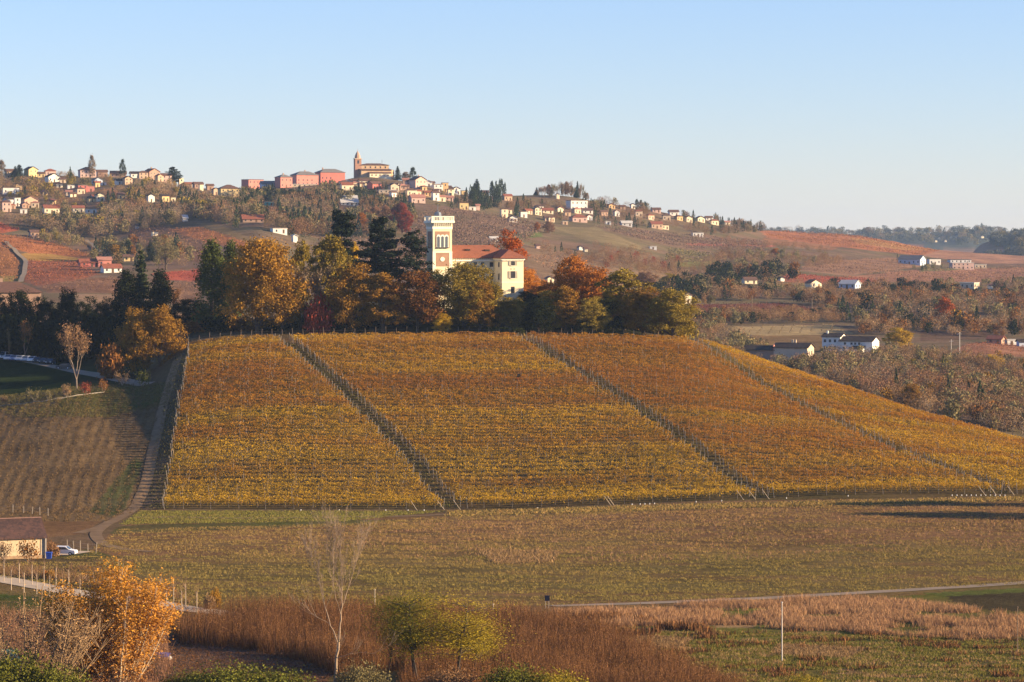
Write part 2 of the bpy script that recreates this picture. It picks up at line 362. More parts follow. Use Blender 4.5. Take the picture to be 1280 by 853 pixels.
COVERS = [  # ground polygons read off the photograph's fields: points, colour, second colour, nearest distance
 # --- hill and near ground
 ([(-60,512),(60,497),(180,481),(215,478),(205,560),(172,640),(130,652),(-60,652)], (.125,.080,.040),(.165,.108,.052),600),
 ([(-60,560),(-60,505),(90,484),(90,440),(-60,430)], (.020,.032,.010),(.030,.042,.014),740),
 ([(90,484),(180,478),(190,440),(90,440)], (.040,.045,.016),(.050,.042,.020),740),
 ([(90,488),(215,478),(212,500),(140,520),(60,520)], (.070,.078,.022),(.105,.082,.035),700),
 ([(208,480),(240,432),(205,638),(160,640)], (.110,.072,.045),(.085,.070,.036),630),
 ([(235,436),(345,429),(640,427),(860,430),(1290,557),(1500,600),(1500,619),(860,627),(640,636),(198,637)], (.120,.080,.034),(.085,.066,.024),630),
 ([(190,637),(560,638),(900,629),(1290,619),(1290,625),(900,634),(560,641),(400,652),(150,655)], (.135,.085,.045),(.105,.080,.036),560),
 ([(175,639),(420,639),(540,641),(430,648),(150,655)], (.095,.082,.030),(.145,.10,.042),560),
 ([(150,657),(430,650),(520,650),(430,657),(130,668)], (.075,.080,.022),(.11,.085,.035),560),
 ([(110,640),(170,570),(178,580),(150,650)], (.06,.075,.02),(.10,.08,.04),580),
 ([(100,668),(130,650),(175,632),(190,636),(140,664),(112,690),(100,700),(60,672)], (.150,.095,.055),(.125,.085,.045),520),
 ([(60,690),(110,687),(150,697),(60,703)], (.05,.07,.018),(.11,.08,.035),500),
 ([(-60,700),(110,697),(240,745),(260,762),(100,738),(-60,716)], (.110,.072,.038),(.085,.066,.030),450),
 ([(-60,738),(90,750),(215,772),(215,790),(-60,770)], (.05,.07,.016),(.085,.075,.024),400),
 ([(200,795),(300,790),(420,840),(390,870),(200,870)], (.135,.080,.055),(.10,.066,.045),340),
 ([(700,772),(1290,735),(1400,800),(1400,905),(640,905),(820,800)], (.115,.115,.024),(.105,.085,.028),335),
 ([(850,775),(960,770),(940,786),(860,782)], (.24,.155,.075),(.20,.13,.06),335),
 ([(770,795),(860,800),(850,812),(780,806)], (.24,.155,.075),(.17,.12,.06),335),
 ([(980,808),(1080,812),(1060,822),(970,818)], (.20,.135,.065),(.15,.11,.05),335),
 ([(1040,835),(1110,832),(1120,842),(1050,845)], (.20,.12,.06),(.15,.10,.05),335),
 ([(600,688),(700,690),(690,704),(620,706)], (.24,.145,.060),(.15,.11,.045),430),
 ([(1180,745),(1300,738),(1300,765),(1210,762)], (.05,.040,.022),(.065,.05,.025),400),
 ([(1150,742),(1300,734),(1300,739),(1180,746)], (.085,.10,.022),(.095,.10,.03),400),
 ([(240,432),(420,418),(640,417),(860,424),(862,431),(640,428),(340,430),(236,437)], (.160,.088,.045),(.115,.080,.034),780),
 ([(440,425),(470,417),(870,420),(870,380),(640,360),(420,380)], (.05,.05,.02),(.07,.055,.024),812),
 # --- far slopes on the left
 ([(-60,293),(0,293),(60,302),(100,315),(128,320),(128,324),(40,318),(20,312),(12,307),(-60,306)], (.34,.125,.050),(.25,.10,.045),1200),
 ([(-60,278),(0,278),(25,288),(0,292),(-60,292)], (.32,.085,.040),(.26,.08,.04),1200),
 ([(26,317),(60,317),(115,325),(60,327),(30,325)], (.30,.17,.045),(.26,.15,.05),1200),
 ([(-60,308),(12,310),(28,330),(25,345),(-60,345)], (.24,.105,.045),(.19,.09,.04),1200),
 ([(-60,345),(25,345),(24,356),(-60,356)], (.24,.17,.05),(.19,.14,.05),1200),
 ([(33,326),(100,328),(125,343),(100,350),(45,358),(30,352)], (.22,.085,.048),(.17,.075,.045),1200),
 ([(45,358),(110,348),(150,348),(150,367),(60,366)], (.17,.088,.055),(.14,.08,.052),1200),
 ([(90,368),(150,368),(150,380),(110,380)], (.24,.15,.085),(.2,.13,.08),1200),
 ([(108,301),(150,297),(166,305),(140,314),(128,314)], (.25,.145,.065),(.21,.13,.065),1200),
 ([(150,286),(205,283),(262,308),(250,328),(205,316),(180,306)], (.17,.090,.058),(.14,.085,.055),1200),
 ([(207,287),(250,284),(312,304),(310,312),(262,305)], (.33,.125,.050),(.26,.11,.05),1200),
 ([(245,279),(270,279),(318,300),(318,307),(285,294)], (.20,.13,.062),(.17,.115,.055),1200),
 ([(188,342),(252,337),(252,352),(212,351)], (.30,.075,.045),(.25,.07,.045),1200),
 ([(205,353),(252,353),(247,380),(215,380)], (.17,.095,.055),(.15,.09,.06),1200),
 # --- far slopes centre
 ([(660,307),(700,306),(730,318),(760,330),(795,345),(740,347),(690,352),(655,330)], (.165,.105,.066),(.145,.10,.06),1300),
 ([(638,292),(675,289),(678,296),(640,300)], (.085,.10,.035),(.10,.10,.04),1300),
 ([(690,284),(745,284),(800,307),(802,313),(730,300)], (.150,.120,.060),(.16,.12,.066),1300),
 ([(838,329),(895,326),(897,332),(840,335)], (.12,.12,.04),(.13,.12,.05),1300),
 ([(790,338),(885,336),(890,354),(800,352)], (.19,.12,.07),(.16,.11,.065),1300),
 ([(700,345),(790,345),(800,356),(700,358)], (.16,.095,.06),(.14,.09,.055),1300),
 ([(860,304),(970,306),(970,309),(860,307)], (.26,.085,.055),(.22,.09,.06),1300),
 # --- far slopes right
 ([(950,289),(1010,288),(1080,296),(1180,314),(1150,320),(1050,309),(960,298)], (.27,.115,.06),(.22,.095,.055),1500),
 ([(1060,297),(1100,301),(1170,313),(1130,313),(1070,304)], (.29,.165,.065),(.24,.13,.06),1500),
 ([(955,298),(1050,309),(1040,313),(950,304)], (.20,.10,.055),(.17,.09,.05),1500),
 ([(1180,312),(1400,318),(1400,330),(1230,330),(1150,320)], (.25,.135,.085),(.22,.12,.08),1500),
 ([(1010,326),(1140,322),(1150,334),(1060,345),(1000,338)], (.22,.125,.075),(.19,.11,.07),1500),
 ([(1150,337),(1400,332),(1400,352),(1080,353),(1060,346)], (.24,.125,.075),(.20,.10,.065),1500),
 ([(980,342),(1100,350),(1060,357),(970,352)], (.23,.085,.055),(.19,.08,.05),1500),
 ([(1150,337),(1215,335),(1215,337),(1150,340)], (.11,.12,.045),(.12,.11,.05),1500),
 ([(863,381),(980,379),(1038,390),(1022,394),(870,402)], (.125,.045,.032),(.105,.045,.034),1200),
 ([(905,409),(1040,406),(1068,417),(945,421)], (.26,.19,.095),(.23,.17,.085),1200),
 ([(910,420),(1060,419),(1040,440),(900,440)], (.17,.105,.050),(.14,.09,.045),1100),
 ([(1150,414),(1245,411),(1245,424),(1150,427)], (.11,.065,.045),(.09,.06,.04),1100),
 ([(1185,444),(1205,431),(1240,428),(1400,432),(1400,448)], (.24,.115,.065),(.2,.10,.06),1100),
 ([(1040,455),(1110,450),(1180,455),(1150,470),(1050,470)], (.20,.105,.055),(.16,.09,.05),1050),
]
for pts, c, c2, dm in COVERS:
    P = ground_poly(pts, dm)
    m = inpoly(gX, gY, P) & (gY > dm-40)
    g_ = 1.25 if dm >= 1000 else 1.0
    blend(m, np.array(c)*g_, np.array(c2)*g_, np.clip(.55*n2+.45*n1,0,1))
gi = np.arange(ZT.size).reshape(ZT.shape)
quads = np.stack([gi[:-1,:-1],gi[1:,:-1],gi[1:,1:],gi[:-1,1:]],-1).reshape(-1,4)
mg, t, out = nt('ground_cover'); N, L = t.nodes.new, t.links.new
at_ = N('ShaderNodeAttribute'); at_.attribute_name = 'tint'
geo = N('ShaderNodeNewGeometry')
na = N('ShaderNodeTexNoise'); L(geo.outputs['Position'], na.inputs[0]); na.inputs['Scale'].default_value = .9; na.inputs['Detail'].default_value = 8; na.inputs['Roughness'].default_value = .7
nb2 = N('ShaderNodeTexNoise'); L(geo.outputs['Position'], nb2.inputs[0]); nb2.inputs['Scale'].default_value = .07; nb2.inputs['Detail'].default_value = 6
m1 = N('ShaderNodeMapRange'); L(na.outputs[0], m1.inputs[0]); m1.inputs[1].default_value = .3; m1.inputs[2].default_value = .7; m1.inputs[3].default_value = .62; m1.inputs[4].default_value = 1.35
m2 = N('ShaderNodeMapRange'); L(nb2.outputs[0], m2.inputs[0]); m2.inputs[1].default_value = .3; m2.inputs[2].default_value = .7; m2.inputs[3].default_value = .78; m2.inputs[4].default_value = 1.2
mm = N('ShaderNodeMath'); mm.operation = 'MULTIPLY'; L(m1.outputs[0], mm.inputs[0]); L(m2.outputs[0], mm.inputs[1])
vm = N('ShaderNodeVectorMath'); vm.operation = 'SCALE'; L(at_.outputs['Color'], vm.inputs[0]); L(mm.outputs[0], vm.inputs['Scale'])
df = N('ShaderNodeBsdfDiffuse'); L(vm.outputs[0], df.inputs[0])
bp = N('ShaderNodeBump'); L(na.outputs[0], bp.inputs['Height']); bp.inputs['Strength'].default_value = .8; bp.inputs['Distance'].default_value = .35
L(bp.outputs[0], df.inputs['Normal']); L(df.outputs[0], out.inputs[0])
gm = make_mesh('terrain', np.stack([gX,gY,ZT.ravel()],-1), [quads], [mg], tint=cov, smooth=True)
tag(link('terrain', gm), kind='structure')

# ------------------------------------------------------------------ haze: real air between here and the far hills
def haze_box():
    m, t, out = nt('haze_air'); N, L = t.nodes.new, t.links.new
    pv = N('ShaderNodeVolumePrincipled')
    pv.inputs['Color'].default_value = (.50,.70,1.0,1)
    pv.inputs['Density'].default_value = 0.000036
    pv.inputs['Anisotropy'].default_value = 0.1
    L(pv.outputs[0], out.inputs['Volume'])
    o = MB().box(-6500, 6500, -60, 12500, -112, 112).build('haze', m)
    tag(o, kind='stuff')
haze_box()

# ------------------------------------------------------------------ roads and tracks, draped ribbons
def smooth_path(P, n):
    P = np.array(P, float); s = np.concatenate([[0],np.cumsum(np.linalg.norm(np.diff(P,axis=0),axis=1))])
    q = np.linspace(0,s[-1],n)
    return pchip(s, P, q)
def ribbon(name, pts, width, mat, dmin=330, lift=.06, step=1.0, kind='structure', ground=False):
    if not ground:
        X,Y,Z,ok = hits([p[0] for p in pts],[p[1] for p in pts],dmin); P = np.stack([X,Y],-1)
    else: P = np.array(pts,float)
    Ls = np.linalg.norm(np.diff(P,axis=0),axis=1).sum(); n = max(8,int(Ls/step))
    C = smooth_path(P, n); T = np.gradient(C,axis=0); T /= np.linalg.norm(T,axis=1)[:,None]; Nn = np.stack([-T[:,1],T[:,0]],-1)
    w = np.linspace(-.5,.5,5); V = []
    for k in w:
        Q = C+Nn*(k*width*(1+.12*(fbm(np.arange(n)/9,np.full(n,k*3),4)-.5)))[:,None] if abs(k)==.5 else C+Nn*k*width
        V.append(np.column_stack([Q,height(Q[:,0],Q[:,1])+lift]))
    V = np.stack(V,1); i = np.arange(n*5).reshape(n,5)
    f = np.stack([i[:-1,:-1],i[:-1,1:],i[1:,1:],i[1:,:-1]],-1).reshape(-1,4)[:, ::-1]
    o = link(name, make_mesh(name, V.reshape(-1,3), [f], [mat], smooth=True))
    return tag(o, kind=kind)
GRAVEL = solid('pale_gravel', (.52,.41,.28), .95, .25, .5, spec=.02)
DIRT = solid('dirt_track', (.22,.145,.08), .95, .35, .4, spec=.02)
ASPH = solid('grey_asphalt', (.28,.22,.155), .95, .2, .3, spec=.02)
ribbon('gravel_road', [(-60,712),(0,724),(60,735),(120,745),(180,752),(245,763),(330,772)], 5.2, GRAVEL, 400)
ribbon('country_road', [(690,758),(820,754),(960,748),(1100,740),(1290,728),(1400,718)], 3.6, ASPH, 380)
ribbon('parking_road', [(-40,443),(0,448),(40,453),(75,460),(110,467),(150,475),(182,482)], 5.0, ASPH, 770)  # darker asphalt colour stands in for the shade on this road
ribbon('dirt_path', [(222,448),(206,500),(192,560),(180,610),(170,632),(150,647),(128,658),(98,667)], 2.4, DIRT, 560)
ribbon('dirt_path', [(138,652),(122,664),(124,676),(150,686),(190,690)], 2.2, DIRT, 480)
ribbon('field_path', [(168,647),(300,648),(480,646),(640,641),(860,633),(1060,626),(1290,623)], 3.0, DIRT, 540)
ribbon('farm_yard', [(-30,697),(20,696),(62,694),(96,689)], 6.5, GRAVEL, 480)
ribbon('hill_track', [(8,303),(20,316),(31,326),(31,338),(26,354)], 2.4, ASPH, 1200, .6, 4)
ribbon('hill_track', [(108,301),(118,310),(126,316)], 2.2, ASPH, 1200, .6, 4)

# ------------------------------------------------------------------ leaf cards, blades, tubes
def rnd_dirs(rng, n):
    v = rng.normal(size=(n,3)); return v/np.linalg.norm(v,axis=1)[:,None]
def cards(C, S, rng, flat=0.0, asp=.75):
    """one small four-cornered leaf spray per centre, any way round; flat pulls the normals to vertical"""
    n = len(C); nr = rnd_dirs(rng,n); nr[:,2] = nr[:,2]*(1-flat)+flat*np.sign(nr[:,2]+1e-6)*1.5
    nr /= np.linalg.norm(nr,axis=1)[:,None]
    a = np.cross(nr, rnd_dirs(rng,n)); a /= np.linalg.norm(a,axis=1)[:,None]+1e-9
    b = np.cross(nr,a)
    S = np.broadcast_to(np.asarray(S,float),(n,))[:,None]*rng.uniform(.6,1.35,(n,1))*.5
    j = lambda: rng.uniform(.55,1.25,(n,1))
    V = np.stack([C-a*S*j(), C-b*S*asp*j(), C+a*S*j(), C+b*S*asp*j()],1).reshape(-1,3)
    return V, np.arange(4*n).reshape(n,4)
def tint4(t, g): return np.repeat(np.column_stack([np.clip(t,0,1),np.clip(g,0,1)]),4,0)
def tubes(segs, sides=5):
    s = np.array([[*p,*q,r0,r1] for p,q,r0,r1 in segs],float); p,q,r0,r1 = s[:,:3],s[:,3:6],s[:,6:7],s[:,7:8]
    d = q-p; d /= np.linalg.norm(d,axis=1)[:,None]+1e-9
    ref = np.where(abs(d[:,2:3])<.9,[[0,0,1.]],[[1.,0,0]]); a = np.cross(d,ref); a /= np.linalg.norm(a,axis=1)[:,None]; b = np.cross(d,a)
    V = []
    for c,r in ((p,r0),(q,r1)):
        for k in range(sides):
            th = 2*math.pi*k/sides; V.append(c+(a*math.cos(th)+b*math.sin(th))*r)
    V = np.stack(V,1); n = len(s); base = np.arange(n)[:,None]*2*sides
    f = np.concatenate([base+np.array([k,(k+1)%sides,sides+(k+1)%sides,sides+k]) for k in range(sides)])
    return V.reshape(-1,3), f
def blades(P, H, W, rng, lean=.25, per=3):
    """thin upright stalks: tapered four-cornered blades"""
    P = np.repeat(P,per,0); n = len(P); H = np.repeat(np.broadcast_to(H,(n//per,)),per)*rng.uniform(.55,1.15,n)
    P = P+np.column_stack([rng.normal(0,.5,(n,2))*W*4,np.zeros(n)])
    th = rng.uniform(0,math.pi,n); u = np.column_stack([np.cos(th),np.sin(th),np.zeros(n)])*(W*rng.uniform(.6,1.4,n))[:,None]*.5
    tip = P+np.column_stack([rng.normal(0,lean,n)*H,rng.normal(0,lean,n)*H,H])
    V = np.stack([P-u,P+u,tip+u*.35,tip-u*.35],1).reshape(-1,3)
    return V, np.arange(4*n).reshape(n,4)
def scatter(poly, n, rng, dmin=330):
    """points spread evenly over a photo polygon's patch of ground"""
    P = ground_poly(poly, dmin); xs = [p[0] for p in P]; ys = [p[1] for p in P]
    X = rng.uniform(min(xs),max(xs),n*4); Y = rng.uniform(min(ys),max(ys),n*4); m = inpoly(X,Y,P)
    X, Y = X[m][:n], Y[m][:n]
    return np.column_stack([X,Y,height(X,Y)])
def scatter_px(poly, n, rng, dmin=330):
    """points spread over a photo polygon as the slope shows it"""
    xs = [p[0] for p in poly]; ys = [p[1] for p in poly]
    a = rng.uniform(min(xs),max(xs),n*3); b = rng.uniform(min(ys),max(ys),n*3); m = inpoly(a,b,poly)
    X,Y,Z,ok = hits(a[m][:n],b[m][:n],dmin); return np.column_stack([X,Y,Z])
# ------------------------------------------------------------------ buildings
WALL = {'white':(.74,.70,.62),'cream':(.78,.66,.45),'yellow':(.62,.46,.22),'orange':(.52,.36,.24),'pink':(.56,.38,.31),'red':(.47,.15,.12),'rose':(.50,.20,.16),
        'ochre':(.60,.40,.20),'brown':(.34,.22,.16),'grey':(.50,.50,.50),'beige':(.56,.44,.31),'stone':(.62,.42,.22),'bluegrey':(.45,.50,.58),'green':(.10,.40,.34)}
ROOF = {'red':((.30,.10,.055),(.22,.08,.05)),'brown':((.16,.085,.06),(.11,.065,.05)),'grey':((.20,.18,.17),(.15,.14,.135)),'dark':((.035,.027,.025),(.055,.038,.032)),'pink':((.42,.20,.14),(.34,.16,.12)),'pale':((.55,.52,.46),(.5,.47,.42))}
wallm = lambda k: solid('plaster_'+k, WALL[k], .9, .16, .35)
roofm = lambda k: tiles('roof_'+k, *ROOF[k])
GLASSY = solid('window_dark', (.045,.045,.05), .25, .2, 1.0, .5)
SHUT = solid('shutter_brown', (.13,.075,.045), .7)
FRAMEW = solid('frame_pale', (.68,.64,.56), .7)
HOUSE_BOX = []     # photo boxes of houses with distance: trees in front keep clear of them
def windows_on(root, w, d, h, mx=8, side=True, door=True):
    st = max(1, int(round(h/3.1))); n = max(1, int(round(w/3.4))); cnt = 0
    for s in range(st):
        for k in range(n):
            if cnt >= mx: break
            x = -w/2+w*(k+.5)/n; z = h*(s+.34)/st
            ww, wh = .45, min(1.35, h/st*.45)
            if s == 0 and door and k == n//2:
                MB().box(x-.55,x+.55,-d/2-.05,-d/2+.1,.02,min(2.2,h*.8)).build('door', SHUT, root); continue
            m = MB().box(x-ww,x+ww,-d/2-.04,-d/2+.1,z,z+wh)
            m.build('window', GLASSY, root); cnt += 1
    if side:
        nd = max(1,int(round(d/4.5)))
        for s in range(st):
            for k in range(nd):
                y = -d/2+d*(k+.5)/nd; z = h*(s+.34)/st; wh = min(1.5,h/st*.5)
                MB().box(w/2-.1,w/2+.04,y-.5,y+.5,z,z+wh).build('window', GLASSY, root)
def roof_mesh(kind, w, d, h, pitch, o=.55, th=.22):
    m = MB(); g = .02
    if kind == 'gx':
        r = d/2*pitch; e = (d/2+o)
        m.prism_x([(-e,h+g-o*pitch),(0,h+g+r),(e,h+g-o*pitch),(e,h+g-o*pitch+th),(0,h+g+r+th),(-e,h+g-o*pitch+th)], -w/2-o, w/2+o); top = h+r+th
    elif kind == 'gy':
        r = w/2*pitch; e = (w/2+o)
        m.prism_y([(-e,h+g-o*pitch),(0,h+g+r),(e,h+g-o*pitch),(e,h+g-o*pitch+th),(0,h+g+r+th),(-e,h+g-o*pitch+th)][::-1], -d/2-o, d/2+o); top = h+r+th
    elif kind == 'hip':
        a, b = w/2+o, d/2+o; r = min(w,d)/2*pitch; k = min(a,b)
        if w >= d: p, q = (-a+k,0), (a-k,0)
        else: p, q = (0,-b+k), (0,b-k)
        if abs(p[0]-q[0])+abs(p[1]-q[1]) < .2:
            p, q = (p[0]-.1,p[1]), (q[0]+.1,q[1])
        z0, z1 = h+g, h+g+.15
        V = [(-a,-b,z0),(a,-b,z0),(a,b,z0),(-a,b,z0),(-a,-b,z1),(a,-b,z1),(a,b,z1),(-a,b,z1),(*p,z1+r),(*q,z1+r)]
        Fs = [(0,3,2,1),(0,1,5,4),(1,2,6,5),(2,3,7,6),(3,0,4,7)]
        Fs += [(4,5,9,8),(5,6,9),(6,7,8,9),(7,4,8)] if w >= d else [(4,5,8),(5,6,9,8),(6,7,9),(7,4,8,9)]
        m.add(V,Fs); top = z1+r
    elif kind == 'shed':
        r = d*pitch
        m.prism_x([(-d/2-o,h+g-o*pitch),(d/2+o,h+g+r+o*pitch),(d/2+o,h+g+r+o*pitch+th),(-d/2-o,h+g-o*pitch+th)],-w/2-o,w/2+o); top = h+r
    else:
        m.box(-w/2-.25,w/2+.25,-d/2-.25,d/2+.25,h+g,h+g+.3); top = h+.3
    return m, top
def wall_mesh(kind, w, d, h, pitch, sink=2.5):
    m = MB()
    if kind == 'gx': m.prism_x([(-d/2,-sink),(d/2,-sink),(d/2,h),(0,h+d/2*pitch),(-d/2,h)], -w/2, w/2)
    elif kind == 'gy': m.prism_y([(-w/2,-sink),(w/2,-sink),(w/2,h),(0,h+w/2*pitch),(-w/2,h)], -d/2, d/2)
    elif kind == 'shed': m.prism_x([(-d/2,-sink),(d/2,-sink),(d/2,h+d*pitch),(-d/2,h)], -w/2, w/2)
    else: m.box(-w/2,w/2,-d/2,d/2,-sink,h)
    return m
rngh = random.Random(5)
def house(px, py, w, h, kind, wall, roof, yaw, label, depth=None, pitch=.5, name='house', cat='house', chimney=None, dmin=1000, D=None, wins=True, group=None):
    p = at(px, D) if D else hit(px, py, dmin)
    k = p.y/F
    W = max(2.0, w*k/ (1.0+ .25*abs(math.sin(R(yaw))))); H = max(2.0, h*k)
    Dp = depth*k if depth else max(3.5, min(W*.8, 11))
    root = empty(name, (p.x, p.y+Dp*.4, p.z), R(yaw*1.5))
    tag(root, label, cat, group)
    wall_mesh(kind, W, Dp, H, pitch).build('wall', wallm(wall), root)
    rm, top = roof_mesh(kind, W, Dp, H, pitch); rf = rm.build('roof', roofm(roof), root)
    if chimney if chimney is not None else (W > 9 and rngh.random() < .6):
        x = rngh.uniform(-.3,.3)*W
        MB().box(x-.4,x+.4,-.3,.5,H,top+1.0).build('chimney', wallm('brown'), rf)
    if wins and W > 3.2: windows_on(root, W, Dp, H)
    HOUSE_BOX.append((px-w/2, py-h*1.15, px+w/2, py, p.y))
    return root
